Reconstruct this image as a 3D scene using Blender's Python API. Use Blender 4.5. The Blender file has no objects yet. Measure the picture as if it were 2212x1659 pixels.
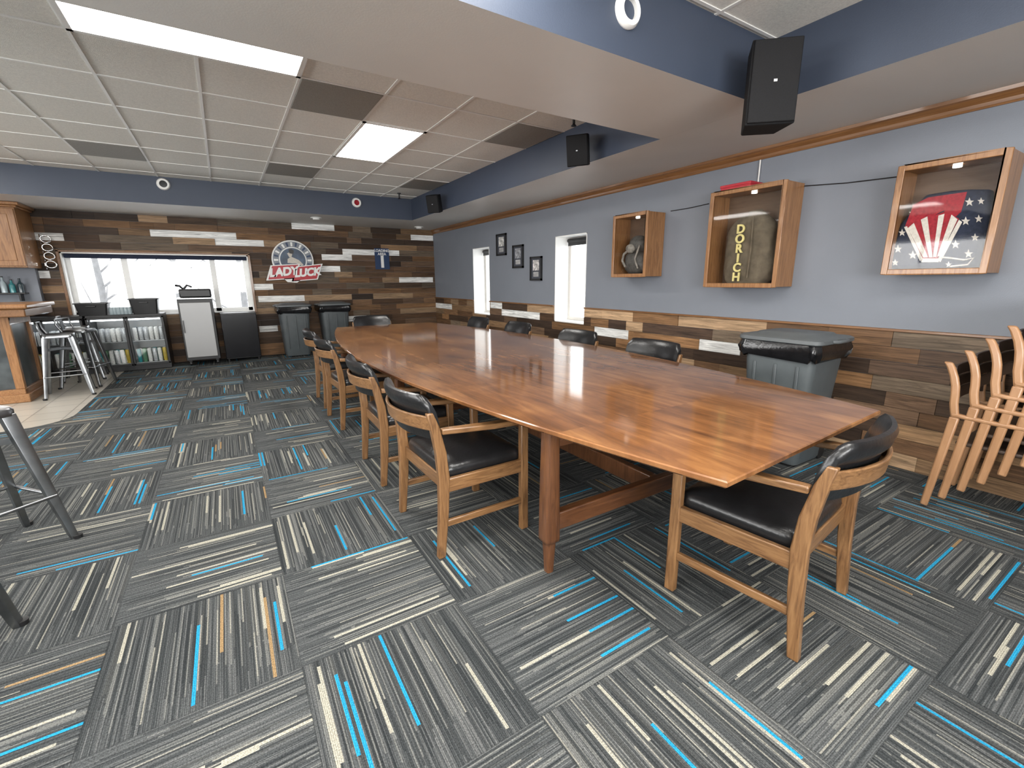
import bpy, bmesh, math, random
from mathutils import Vector, Matrix
PI=math.pi
C=bpy.context.scene.collection
random.seed(7)
# ------------------------------------------------------------------ camera
F,YAW,PIT,ROL,H=973.3,.558,.2265,-.007232,1.344
fw=Vector((math.sin(YAW)*math.cos(PIT),math.cos(YAW)*math.cos(PIT),-math.sin(PIT)))
r0=Vector((math.cos(YAW),-math.sin(YAW),0)); u0=r0.cross(fw)
rt=r0*math.cos(ROL)+u0*math.sin(ROL); up=-r0*math.sin(ROL)+u0*math.cos(ROL)
cam=bpy.data.cameras.new('camera'); co=bpy.data.objects.new('camera',cam); C.objects.link(co)
cam.sensor_width=36; cam.lens=F/2212*36; cam.clip_start=.02
co.matrix_world=Matrix(((rt.x,up.x,-fw.x,0),(rt.y,up.y,-fw.y,0),(rt.z,up.z,-fw.z,H),(0,0,0,1)))
bpy.context.scene.camera=co
def at(ax,v,x,y):
    d=rt*((x-1106)/F)-up*((y-829.5)/F)+fw; i='XYZ'.index(ax); o=Vector((0,0,H))
    return o+d*((v-o[i])/d[i])
XR,YF,S,XS,YS,B1,B2,CE,CAP=3.987,9.582,2.403,3.022,8.18,1.832,2.638,2.76,.985
XL,YN=-6.5,-3.2
# ------------------------------------------------------------------ materials
def nt(name):
    m=bpy.data.materials.new(name); m.use_nodes=True; t=m.node_tree; t.nodes.clear()
    o=t.nodes.new('ShaderNodeOutputMaterial'); b=t.nodes.new('ShaderNodeBsdfPrincipled'); t.links.new(b.outputs[0],o.inputs[0])
    return m,t,b
def mat(name,col,rough=.5,metal=0,coat=0,var=.12,scale=12,bump=0,bscale=200,stretch=(1,1,1),spec=.5):
    m,t,b=nt(name); N=t.nodes; L=t.links
    tc=N.new('ShaderNodeTexCoord'); mp=N.new('ShaderNodeMapping'); mp.inputs['Scale'].default_value=stretch
    L.new(tc.outputs['Object'],mp.inputs[0])
    n=N.new('ShaderNodeTexNoise'); n.inputs['Scale'].default_value=scale; n.inputs['Detail'].default_value=4; L.new(mp.outputs[0],n.inputs['Vector'])
    cr=N.new('ShaderNodeValToRGB'); L.new(n.outputs[0],cr.inputs[0])
    cr.color_ramp.elements[0].position=.3; cr.color_ramp.elements[1].position=.7
    cr.color_ramp.elements[0].color=tuple(c*(1-var) for c in col)+(1,)
    cr.color_ramp.elements[1].color=tuple(min(1,c*(1+var)) for c in col)+(1,)
    L.new(cr.outputs[0],b.inputs['Base Color'])
    b.inputs['Roughness'].default_value=rough; b.inputs['Metallic'].default_value=metal
    b.inputs['Coat Weight'].default_value=coat; b.inputs['Coat Roughness'].default_value=.08
    b.inputs['Specular IOR Level'].default_value=spec
    if bump:
        n2=N.new('ShaderNodeTexNoise'); n2.inputs['Scale'].default_value=bscale; n2.inputs['Detail'].default_value=2; L.new(tc.outputs['Object'],n2.inputs['Vector'])
        bp=N.new('ShaderNodeBump'); bp.inputs['Strength'].default_value=bump; bp.inputs['Distance'].default_value=.004
        L.new(n2.outputs[0],bp.inputs['Height']); L.new(bp.outputs[0],b.inputs['Normal'])
    return m
def wood(name,cols,stretch,rough=.4,coat=0,scale=1.0,dist=1.2,bump=.15,crough=.08,lo=.30,hi=.72):
    m,t,b=nt(name); N=t.nodes; L=t.links
    tc=N.new('ShaderNodeTexCoord'); mp=N.new('ShaderNodeMapping'); mp.inputs['Scale'].default_value=stretch
    L.new(tc.outputs['Object'],mp.inputs[0])
    n=N.new('ShaderNodeTexNoise'); n.inputs['Scale'].default_value=scale; n.inputs['Detail'].default_value=8; n.inputs['Roughness'].default_value=.62; n.inputs['Distortion'].default_value=dist
    L.new(mp.outputs[0],n.inputs['Vector'])
    cr=N.new('ShaderNodeValToRGB'); L.new(n.outputs[0],cr.inputs[0]); e=cr.color_ramp.elements
    e[0].position=lo; e[1].position=hi; e[0].color=cols[0]+(1,); e[1].color=cols[-1]+(1,)
    if len(cols)==3: q=e.new((lo+hi)/2); q.color=cols[1]+(1,)
    L.new(cr.outputs[0],b.inputs['Base Color']); b.inputs['Roughness'].default_value=rough
    b.inputs['Coat Weight'].default_value=coat; b.inputs['Coat Roughness'].default_value=crough
    bp=N.new('ShaderNodeBump'); bp.inputs['Strength'].default_value=bump; bp.inputs['Distance'].default_value=.002
    L.new(n.outputs[0],bp.inputs['Height']); L.new(bp.outputs[0],b.inputs['Normal'])
    return m
def emis(name,col,st):
    m,t,b=nt(name); b.inputs['Base Color'].default_value=(.9,.9,.9,1); b.inputs['Emission Color'].default_value=col+(1,); b.inputs['Emission Strength'].default_value=st
    return m
def glass(name,tint=(1,1,1),fac=.06,rough=.02):
    m=bpy.data.materials.new(name); m.use_nodes=True; t=m.node_tree; t.nodes.clear(); N=t.nodes; L=t.links
    o=N.new('ShaderNodeOutputMaterial'); mx=N.new('ShaderNodeMixShader'); a=N.new('ShaderNodeBsdfTransparent'); g=N.new('ShaderNodeBsdfGlossy')
    a.inputs[0].default_value=tint+(1,); g.inputs['Roughness'].default_value=rough
    mx.inputs[0].default_value=fac; L.new(a.outputs[0],mx.inputs[1]); L.new(g.outputs[0],mx.inputs[2]); L.new(mx.outputs[0],o.inputs[0])
    return m
def table_mat():
    m,t,b=nt('polished_veneer_table'); N=t.nodes; L=t.links
    def mth(op,a,bv=None):
        n=N.new('ShaderNodeMath'); n.operation=op
        for k,v in enumerate((a,bv)):
            if v is None: continue
            if isinstance(v,(int,float)): n.inputs[k].default_value=v
            else: L.new(v,n.inputs[k])
        return n.outputs[0]
    tc=N.new('ShaderNodeTexCoord'); sp=N.new('ShaderNodeSeparateXYZ'); L.new(tc.outputs['Object'],sp.inputs[0])
    x,y=sp.outputs[0],sp.outputs[1]
    pi_=mth('FLOOR',mth('DIVIDE',mth('ADD',y,.30),.96)); pj=mth('FLOOR',mth('DIVIDE',x,.42))
    cb=N.new('ShaderNodeCombineXYZ'); L.new(pi_,cb.inputs[0]); L.new(pj,cb.inputs[1]); wn=N.new('ShaderNodeTexWhiteNoise'); wn.noise_dimensions='3D'; L.new(cb.outputs[0],wn.inputs['Vector'])
    pr=wn.outputs['Value']
    c2=N.new('ShaderNodeCombineXYZ'); L.new(mth('MULTIPLY',mth('ABSOLUTE',x),14),c2.inputs[0]); L.new(mth('MULTIPLY',y,1.5),c2.inputs[1]); L.new(mth('MULTIPLY',pr,1.2),c2.inputs[2])
    n=N.new('ShaderNodeTexNoise'); n.inputs['Scale'].default_value=1; n.inputs['Detail'].default_value=8; n.inputs['Roughness'].default_value=.66; n.inputs['Distortion'].default_value=.8; L.new(c2.outputs[0],n.inputs['Vector'])
    c3=N.new('ShaderNodeCombineXYZ'); L.new(mth('MULTIPLY',x,2.6),c3.inputs[0]); L.new(mth('MULTIPLY',y,2.0),c3.inputs[1]); L.new(mth('MULTIPLY',pr,.8),c3.inputs[2])
    n2=N.new('ShaderNodeTexNoise'); n2.inputs['Scale'].default_value=1; n2.inputs['Detail'].default_value=4; n2.inputs['Distortion'].default_value=1.0; L.new(c3.outputs[0],n2.inputs['Vector'])
    v=mth('ADD',mth('ADD',mth('MULTIPLY',n.outputs[0],.55),mth('MULTIPLY',n2.outputs[0],.40)),mth('MULTIPLY',pr,.06))
    cr=N.new('ShaderNodeValToRGB'); L.new(v,cr.inputs[0]); e=cr.color_ramp.elements
    e[0].position=.36; e[0].color=(.075,.027,.009,1); e[1].position=.68; e[1].color=(.335,.155,.054,1); q=e.new(.51); q.color=(.190,.076,.024,1)
    L.new(cr.outputs[0],b.inputs['Base Color']); b.inputs['Roughness'].default_value=.5; b.inputs['Specular IOR Level'].default_value=.25; b.inputs['Coat Weight'].default_value=1; b.inputs['Coat Roughness'].default_value=.085
    return m
M={}
M['paint']=mat('blue_grey_paint',(.188,.205,.238),.55,var=.03,scale=3,bump=.15,bscale=150)
M['navy']=mat('slate_blue_paint',(.043,.056,.086),.5,var=.05,scale=3,bump=.1,bscale=150)
M['soffit']=mat('warm_white_paint',(.60,.58,.545),.45,var=.02,scale=3,bump=.1,bscale=120)
M['white']=mat('white_paint',(.80,.80,.78),.4,var=.03)
M['tile_c']=mat('ceiling_tile',(.74,.72,.665),.9,var=.09,scale=90,bump=.5,bscale=300)
M['tbar']=mat('white_metal_bar',(.80,.79,.76),.5,var=.02)
M['vent']=mat('grey_vent_tile',(.25,.235,.21),.7,var=.15,scale=150)
M['diff']=emis('lit_diffuser',(1,.97,.92),22)
M['unlit']=mat('unlit_diffuser',(.26,.26,.25),.25,var=.2,scale=8)
M['black']=mat('black_plastic',(.012,.012,.013),.4,var=.2)
M['blackgl']=mat('black_gloss',(.010,.010,.012),.15,var=.2)
M['speaker']=mat('speaker_black',(.007,.007,.008),.7,var=.3,scale=300,bump=.3,bscale=600,spec=.25)
M['vinyl']=mat('black_vinyl',(.011,.011,.012),.28,var=.2,scale=20,bump=.25,bscale=60)
M['steel']=mat('brushed_steel',(.42,.43,.44),.32,metal=1,var=.08,stretch=(1,1,20))
M['gun']=mat('gunmetal',(.27,.28,.29),.3,metal=1,var=.25,scale=8)
M['chrome']=mat('chrome',(.8,.8,.8),.1,metal=1,var=.02)
M['silver']=mat('silver_panel',(.30,.30,.30),.4,metal=.4,var=.05,scale=200)
M['bin']=mat('grey_bin_plastic',(.072,.083,.088),.5,var=.08,scale=10,bump=.1)
M['lid']=mat('grey_lid_plastic',(.10,.11,.115),.45,var=.08,scale=10,bump=.1)
M['liner']=mat('black_bag',(.008,.008,.009),.22,var=.3,bump=.6,bscale=40)
OAK=[(.085,.037,.013),(.195,.098,.039),(.27,.145,.061)]
M['oak_z']=wood('oak_upright',OAK,(60,60,5),.38,.3)
M['oak_x']=wood('oak_crosswise',OAK,(5,60,60),.38,.3)
M['oak_y']=wood('oak_lengthwise',OAK,(60,5,60),.38,.3)
OC=[(.16,.070,.024),(.29,.138,.052),(.36,.185,.078)]
M['case_z']=wood('honey_oak_upright',OC,(50,50,4),.35,.3)
M['case_y']=wood('honey_oak_lengthwise',OC,(50,4,50),.35,.3)
M['case_in']=wood('case_inner_wood',[(.10,.058,.032),(.165,.102,.060)],(20,2,20),.6)
M['crown']=wood('crown_wood',[(.14,.060,.021),(.26,.125,.047)],(50,3,50),.35,.3)
M['stack']=wood('beech_stack',[(.30,.155,.074),(.39,.215,.108)],(20,20,4),.4,.2)
M['stackb']=wood('dark_brown_back',[(.045,.027,.020),(.075,.05,.036)],(4,20,20),.5)
M['table']=table_mat()
M['tleg']=wood('table_leg_wood',[(.065,.024,.010),(.165,.068,.028)],(40,40,4),.3,.6)
M['tleg_x']=wood('table_rail_wood',[(.065,.024,.010),(.165,.068,.028)],(4,40,40),.3,.6)
M['glass']=glass('clear_glass',fac=.04)
M['cglass']=glass('case_glass',(.96,.96,.96),.018,.03)
M['red']=mat('red_paint',(.42,.018,.03),.4,var=.1)
M['nav2']=mat('navy_enamel',(.010,.035,.10),.4,var=.1)
M['nav3']=mat('navy_cloth',(.020,.026,.048),.8,var=.25,scale=60,spec=.2)
M['redc']=mat('red_cloth',(.30,.02,.03),.8,var=.25,scale=60,spec=.2)
M['whitec']=mat('cream_cloth',(.60,.56,.50),.8,var=.15,scale=60)
M['olive']=mat('olive_canvas',(.125,.100,.066),.85,var=.3,scale=14,bump=.6,bscale=50)
M['yellow']=mat('yellow_stencil',(.74,.64,.26),.6)
M['gear']=mat('grey_gear',(.075,.073,.067),.6,var=.5,scale=30)
M['gear2']=mat('pale_gear',(.24,.22,.19),.6,var=.4,scale=30)
def carpet():
    m,t,b=nt('striped_carpet_tiles'); N=t.nodes; L=t.links
    def mth(op,a,bv=None,c=None):
        n=N.new('ShaderNodeMath'); n.operation=op
        for k,v in enumerate((a,bv,c)):
            if v is None: continue
            if isinstance(v,(int,float)): n.inputs[k].default_value=v
            else: L.new(v,n.inputs[k])
        return n.outputs[0]
    def comb(x,y,z):
        n=N.new('ShaderNodeCombineXYZ')
        for k,v in enumerate((x,y,z)):
            if isinstance(v,(int,float)): n.inputs[k].default_value=v
            else: L.new(v,n.inputs[k])
        return n.outputs[0]
    def wn(v):
        n=N.new('ShaderNodeTexWhiteNoise'); n.noise_dimensions='3D'; L.new(v,n.inputs['Vector']); return n.outputs['Value']
    def noise(v,s,d=2):
        n=N.new('ShaderNodeTexNoise'); n.inputs['Scale'].default_value=s; n.inputs['Detail'].default_value=d; L.new(v,n.inputs['Vector']); return n.outputs[0]
    def mix(f,a,bb):
        n=N.new('ShaderNodeMix'); n.data_type='RGBA'; L.new(f,n.inputs[0])
        for k,v in ((6,a),(7,bb)):
            if isinstance(v,tuple): n.inputs[k].default_value=v+(1,)
            else: L.new(v,n.inputs[k])
        return n.outputs[2]
    tc=N.new('ShaderNodeTexCoord'); sp=N.new('ShaderNodeSeparateXYZ'); L.new(tc.outputs['Object'],sp.inputs[0])
    T=.611
    fx=mth('DIVIDE',mth('SUBTRACT',sp.outputs[0],.068),T); fy=mth('DIVIDE',mth('SUBTRACT',sp.outputs[1],2.153),T)
    i=mth('FLOOR',fx); j=mth('FLOOR',fy); u=mth('FRACT',fx); v=mth('FRACT',fy)
    par=mth('MULTIPLY',mth('FRACT',mth('MULTIPLY',mth('ADD',i,j),.5)),2)
    s=mth('ADD',mth('MULTIPLY',u,mth('SUBTRACT',1,par)),mth('MULTIPLY',v,par))
    l=mth('ADD',mth('MULTIPLY',v,mth('SUBTRACT',1,par)),mth('MULTIPLY',u,par))
    tid=wn(comb(i,j,.5)); t37=mth('MULTIPLY',tid,37)
    row=mth('FLOOR',mth('MULTIPLY',s,54)); rowf=mth('FLOOR',mth('MULTIPLY',s,110))
    r1=wn(comb(row,i,j)); r2=wn(comb(mth('ADD',rowf,211),i,j)); r3=wn(comb(mth('ADD',rowf,517),i,j)); r4=wn(comb(mth('ADD',row,907),i,j)); r5=wn(comb(mth('ADD',rowf,1307),i,j)); r6=wn(comb(mth('ADD',rowf,1907),i,j)); r7=wn(comb(mth('ADD',row,2311),i,j))
    def seg(ra,rb,mn,rng=.55):
        st=mth('MULTIPLY',ra,1-mn); en=mth('ADD',st,mth('ADD',mn,mth('MULTIPLY',rb,rng)))
        return mth('MULTIPLY',mth('GREATER_THAN',l,st),mth('LESS_THAN',l,en))
    blue=mth('MULTIPLY',mth('GREATER_THAN',r1,.945),seg(r4,r7,.36))
    cream=mth('MULTIPLY',mth('GREATER_THAN',r4,.93),seg(r7,r1,.36))
    creamf=mth('MULTIPLY',mth('GREATER_THAN',r2,.94),seg(r5,r6,.35))
    grey=mth('MULTIPLY',mth('GREATER_THAN',r3,.68),seg(r6,r2,.6))
    dark=mth('MULTIPLY',mth('GREATER_THAN',r6,.68),seg(r3,r5,.6))
    ochre=mth('MULTIPLY',mth('LESS_THAN',r4,.010),seg(r1,r7,.3))
    g=noise(comb(mth('MULTIPLY',s,100),mth('MULTIPLY',l,.8),t37),1,2)
    cr=N.new('ShaderNodeValToRGB'); L.new(g,cr.inputs[0]); e=cr.color_ramp.elements
    e[0].position=.34; e[0].color=(.033,.037,.039,1); e[1].position=.74; e[1].color=(.145,.148,.146,1)
    q=e.new(.52); q.color=(.068,.073,.075,1)
    rg=mth('FRACT',mth('MULTIPLY',s,110)); gr=mth('ADD',.68,mth('MULTIPLY',mth('PINGPONG',rg,.5),.9))
    pile=noise(tc.outputs['Object'],210,2)
    k=mth('MULTIPLY',gr,mth('ADD',.0,mth('MULTIPLY',pile,2.0)))
    base=mix(mth('MULTIPLY',dark,.65),mix(mth('MULTIPLY',grey,.55),cr.outputs[0],(.19,.192,.18)),(.020,.023,.025))
    base=mix(mth('MULTIPLY',creamf,.7),base,(.30,.29,.25))
    col=mix(blue,mix(ochre,mix(cream,base,(.36,.345,.285)),(.30,.20,.10)),(.02,.27,.47))
    ed=mth('MINIMUM',mth('MINIMUM',u,mth('SUBTRACT',1,u)),mth('MINIMUM',v,mth('SUBTRACT',1,v)))
    seam=mth('ADD',.78,mth('MULTIPLY',mth('GREATER_THAN',ed,.004),.22))
    k=mth('MULTIPLY',k,seam)
    k=mth('MULTIPLY',k,mth('ADD',.93,mth('MULTIPLY',par,.12)))  # quarter-turned tiles a touch lighter: pile sheen put into the colour
    vm=N.new('ShaderNodeVectorMath'); vm.operation='SCALE'; L.new(col,vm.inputs[0]); L.new(k,vm.inputs['Scale'])
    L.new(vm.outputs[0],b.inputs['Base Color']); b.inputs['Roughness'].default_value=.95; b.inputs['Specular IOR Level'].default_value=.15
    bp=N.new('ShaderNodeBump'); bp.inputs['Strength'].default_value=.5; bp.inputs['Distance'].default_value=.004
    L.new(pile,bp.inputs['Height']); L.new(bp.outputs[0],b.inputs['Normal'])
    return m
M['carpet']=carpet()
def brick(name,c1,c2,mortar,w,h,rough,offset=0):
    m,t,b=nt(name); N=t.nodes; L=t.links
    tc=N.new('ShaderNodeTexCoord'); n=N.new('ShaderNodeTexBrick'); L.new(tc.outputs['Object'],n.inputs['Vector'])
    n.offset=offset; n.inputs['Color1'].default_value=c1+(1,); n.inputs['Color2'].default_value=c2+(1,); n.inputs['Mortar'].default_value=mortar+(1,)
    n.inputs['Scale'].default_value=1; n.inputs['Brick Width'].default_value=w; n.inputs['Row Height'].default_value=h; n.inputs['Mortar Size'].default_value=.006
    L.new(n.outputs[0],b.inputs['Base Color']); b.inputs['Roughness'].default_value=rough
    return m
M['ftile']=brick('beige_floor_tile',(.48,.44,.38),(.43,.40,.345),(.22,.20,.17),.31,.31,.3)
def plankmat(name,stretch):
    m,t,b=nt(name); N=t.nodes; L=t.links
    a=N.new('ShaderNodeVertexColor'); a.layer_name='Col'
    tc=N.new('ShaderNodeTexCoord'); mp=N.new('ShaderNodeMapping'); mp.inputs['Scale'].default_value=stretch; L.new(tc.outputs['Object'],mp.inputs[0])
    n=N.new('ShaderNodeTexNoise'); n.inputs['Scale'].default_value=1; n.inputs['Detail'].default_value=7; n.inputs['Roughness'].default_value=.70; n.inputs['Distortion'].default_value=1.2; L.new(mp.outputs[0],n.inputs['Vector'])
    mr=N.new('ShaderNodeMapRange'); mr.inputs['From Min'].default_value=.3; mr.inputs['From Max'].default_value=.7; mr.inputs['To Min'].default_value=.35; mr.inputs['To Max'].default_value=1.65; L.new(n.outputs[0],mr.inputs[0])
    vm=N.new('ShaderNodeVectorMath'); vm.operation='SCALE'; L.new(a.outputs[0],vm.inputs[0]); L.new(mr.outputs[0],vm.inputs['Scale']); L.new(vm.outputs[0],b.inputs['Base Color'])
    b.inputs['Roughness'].default_value=.6; b.inputs['Specular IOR Level'].default_value=.3
    bp=N.new('ShaderNodeBump'); bp.inputs['Strength'].default_value=.4; bp.inputs['Distance'].default_value=.003; L.new(n.outputs[0],bp.inputs['Height']); L.new(bp.outputs[0],b.inputs['Normal'])
    return m
M['plank_x']=plankmat('reclaimed_plank_far',(2.2,2,45)); M['plank_y']=plankmat('reclaimed_plank_right',(2,2.2,45))
# ------------------------------------------------------------------ mesh helpers
class MB:
    def __init__(s): s.bm=bmesh.new()
    def box(s,c,size,rot=None,mi=0):
        c=Vector(c); hx,hy,hz=[q/2 for q in size]; vs=[]
        for x,y,z in ((-1,-1,-1),(1,-1,-1),(1,1,-1),(-1,1,-1),(-1,-1,1),(1,-1,1),(1,1,1),(-1,1,1)):
            v=Vector((x*hx,y*hy,z*hz)); v=(rot@v if rot else v)+c; vs.append(s.bm.verts.new(v))
        for f in ((0,3,2,1),(4,5,6,7),(0,1,5,4),(1,2,6,5),(2,3,7,6),(3,0,4,7)):
            s.bm.faces.new([vs[k] for k in f]).material_index=mi
        return s
    def b2(s,x0,x1,y0,y1,z0,z1,mi=0): return s.box(((x0+x1)/2,(y0+y1)/2,(z0+z1)/2),(abs(x1-x0),abs(y1-y0),abs(z1-z0)),mi=mi)
    def bar(s,p,q,w,h,upv=(0,0,1),w2=None,h2=None):
        p,q=Vector(p),Vector(q); d=(q-p).normalized(); a=d.cross(Vector(upv))
        if a.length<1e-4: a=d.cross(Vector((0,1,0)))
        a.normalize(); b=a.cross(d)
        w2=w if w2 is None else w2; h2=h if h2 is None else h2
        s.loft([[p+a*sx*w/2+b*sy*h/2 for sx,sy in((-1,-1),(1,-1),(1,1),(-1,1))],[q+a*sx*w2/2+b*sy*h2/2 for sx,sy in((-1,-1),(1,-1),(1,1),(-1,1))]])
        return s
    def loft(s,secs,cap=True,closed=True):
        R=[[s.bm.verts.new(Vector(v)) for v in sec] for sec in secs]; n=len(R[0])
        for k in range(len(R)-1):
            for i in range(n if closed else n-1):
                j=(i+1)%n; s.bm.faces.new((R[k][i],R[k][j],R[k+1][j],R[k+1][i]))
        if cap: s.bm.faces.new(R[0][::-1]); s.bm.faces.new(R[-1])
        return s
    def tube(s,pts,r,n=10,cap=True,closed=False):
        pts=[Vector(p) for p in pts]; secs=[]; prev=None
        for k,p in enumerate(pts):
            if closed: d=pts[(k+1)%len(pts)]-pts[k-1]
            else: d=(pts[min(k+1,len(pts)-1)]-pts[max(k-1,0)])
            d.normalize()
            a=prev-d*prev.dot(d) if prev is not None else d.cross(Vector((0,0,1)) if abs(d.z)<.9 else Vector((0,1,0)))
            a.normalize(); prev=a; b=d.cross(a); rr_=r[k] if isinstance(r,(list,tuple)) else r
            secs.append([p+a*math.cos(2*PI*i/n)*rr_+b*math.sin(2*PI*i/n)*rr_ for i in range(n)])
        if closed: secs.append(secs[0]); cap=False
        return s.loft(secs,cap)
    def lathe(s,prof,c=(0,0,0),n=20,mtx=None):
        secs=[]
        for r_,z in prof:
            q=[]
            for i in range(n):
                v=Vector((r_*math.cos(2*PI*i/n),r_*math.sin(2*PI*i/n),z)); v=mtx@v if mtx else v; q.append(v+Vector(c))
            secs.append(q)
        return s.loft(secs)
    def poly(s,pts,nrm,th,mi=0):
        nrm=Vector(nrm).normalized()*th; return s.loft([[Vector(p) for p in pts],[Vector(p)+nrm for p in pts]])
    def build(s,name,m,parent=None,world=False,bevel=0,seg=2,smooth=False,sub=0,mats=None,auto=True):
        bmesh.ops.remove_doubles(s.bm,verts=s.bm.verts,dist=1e-6)
        if world and parent: bmesh.ops.translate(s.bm,verts=s.bm.verts,vec=-parent.location)
        bmesh.ops.recalc_face_normals(s.bm,faces=s.bm.faces)
        me=bpy.data.meshes.new(name); s.bm.to_mesh(me); s.bm.free()
        for q in (mats or [m]): me.materials.append(q)
        o=bpy.data.objects.new(name,me); C.objects.link(o)
        if parent: o.parent=parent
        if bevel:
            md=o.modifiers.new('bevel','BEVEL'); md.width=bevel; md.segments=seg; md.limit_method='ANGLE'; md.angle_limit=.7
        if sub:
            md=o.modifiers.new('sub','SUBSURF'); md.levels=sub; md.render_levels=sub
        if smooth or sub or bevel:
            for p in me.polygons: p.use_smooth=True
            if not sub:
                try: me.set_sharp_from_angle(angle=.9)
                except Exception: pass
        return o
def rr(w,d,r,z,n=4,c=(0,0)):
    P=[]
    for sx,sy,a0 in ((1,1,0),(-1,1,90),(-1,-1,180),(1,-1,270)):
        for k in range(n+1):
            a=math.radians(a0+90*k/n); P.append(Vector((c[0]+sx*(w/2-r)+r*math.cos(a),c[1]+sy*(d/2-r)+r*math.sin(a),z)))
    return P
def cushion(w,d,h,c,m,name,parent,r=.05,crown=.02):
    b=MB(); x,y,z=c
    secs=[rr(w-.05,d-.05,r,z-h/2,5,(x,y)),rr(w-.01,d-.01,r,z-h/2+.008,5,(x,y)),rr(w,d,r,z,5,(x,y)),rr(w-.012,d-.012,r,z+h/2-.012,5,(x,y)),rr(w-.05,d-.05,r,z+h/2,5,(x,y)),rr(w-.2,d-.2,r*.8,z+h/2+crown*.7,5,(x,y)),rr(w-.36,d-.36,r*.5,z+h/2+crown,5,(x,y))]
    b.loft(secs); return b.build(name,m,parent,smooth=True)
def thing(name,label,cat,loc=(0,0,0),rz=0,group=None):
    o=bpy.data.objects.new(name,None); C.objects.link(o); o.location=loc; o.rotation_euler=(0,0,rz); o.empty_display_size=.1
    o['label']=label; o['category']=cat
    if group: o['group']=group
    return o
def tag(o,label,cat,group=None):
    o['label']=label; o['category']=cat
    if group: o['group']=group
    return o
def struct(o): o['kind']='structure'; return o
def dup(root,loc,rz,label=None,group=None):
    r=root.copy(); C.objects.link(r); r.location=loc; r.rotation_euler=(0,0,rz)
    if label: r['label']=label
    if group: r['group']=group
    for ch in list(root.children):
        c=ch.copy(); C.objects.link(c); c.parent=r
        for g in ch.children:
            d=g.copy(); C.objects.link(d); d.parent=c
    return r
def text(name,s,size,m,parent,mtx,extr=.002,align='CENTER',shear=0,space=1.0,line=1.0,bold=0):
    cu=bpy.data.curves.new(name,'FONT'); cu.body=s; cu.size=size; cu.extrude=extr; cu.align_x=align; cu.align_y='CENTER'; cu.shear=shear; cu.space_character=space; cu.space_line=line; cu.offset=bold
    to=bpy.data.objects.new('tmp',cu); C.objects.link(to); dg=bpy.context.evaluated_depsgraph_get(); dg.update()
    me=bpy.data.meshes.new_from_object(to.evaluated_get(dg)); bpy.data.objects.remove(to)
    me.transform(mtx); me.materials.clear(); me.materials.append(m)
    o=bpy.data.objects.new(name,me); C.objects.link(o)
    if parent: o.parent=parent; me.transform(Matrix.Translation(-parent.location))
    return o
def faceX(p): return Matrix(((0,0,-1,p[0]),(-1,0,0,p[1]),(0,1,0,p[2]),(0,0,0,1)))
def faceY(p): return Matrix(((1,0,0,p[0]),(0,0,-1,p[1]),(0,1,0,p[2]),(0,0,0,1)))
# ------------------------------------------------------------------ shell
b=MB(); b.b2(XL,XR+.3,YN,YF+.2,-.1,0); struct(b.build('floor',M['carpet']))
b=MB(); pts=[(-1.48,9.55),(-1.48,6.3)]+[(-1.48-.4*(1-math.cos(a)),6.3-.4*math.sin(a)) for a in [PI/2*k/8 for k in range(1,9)]]+[(XL,5.9),(XL,9.55)]
b.poly([(x,y,.0005) for x,y in pts],(0,0,1),.003); struct(b.build('floor',M['ftile']))
def cells(b,axis,c0,c1,u0,u1,z0,z1,holes,mi=0):
    us=sorted({u0,u1}|{h[0] for h in holes}|{h[1] for h in holes}); zs=sorted({z0,z1}|{h[2] for h in holes}|{h[3] for h in holes})
    us=[u for u in us if u0<=u<=u1]; zs=[z for z in zs if z0<=z<=z1]
    for a,c in zip(us,us[1:]):
        for d,e in zip(zs,zs[1:]):
            um,zm=(a+c)/2,(d+e)/2
            if any(h[0]<um<h[1] and h[2]<zm<h[3] for h in holes): continue
            if axis=='X': b.b2(c0,c1,a,c,d,e,mi)
            else: b.b2(a,c,c0,c1,d,e,mi)
BR=[(.066,.036,.019),(.125,.070,.036),(.175,.106,.056),(.092,.056,.034),(.038,.023,.015),(.22,.145,.085),(.145,.078,.036),(.122,.090,.062),(.082,.045,.023),(.050,.031,.020)]
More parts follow.
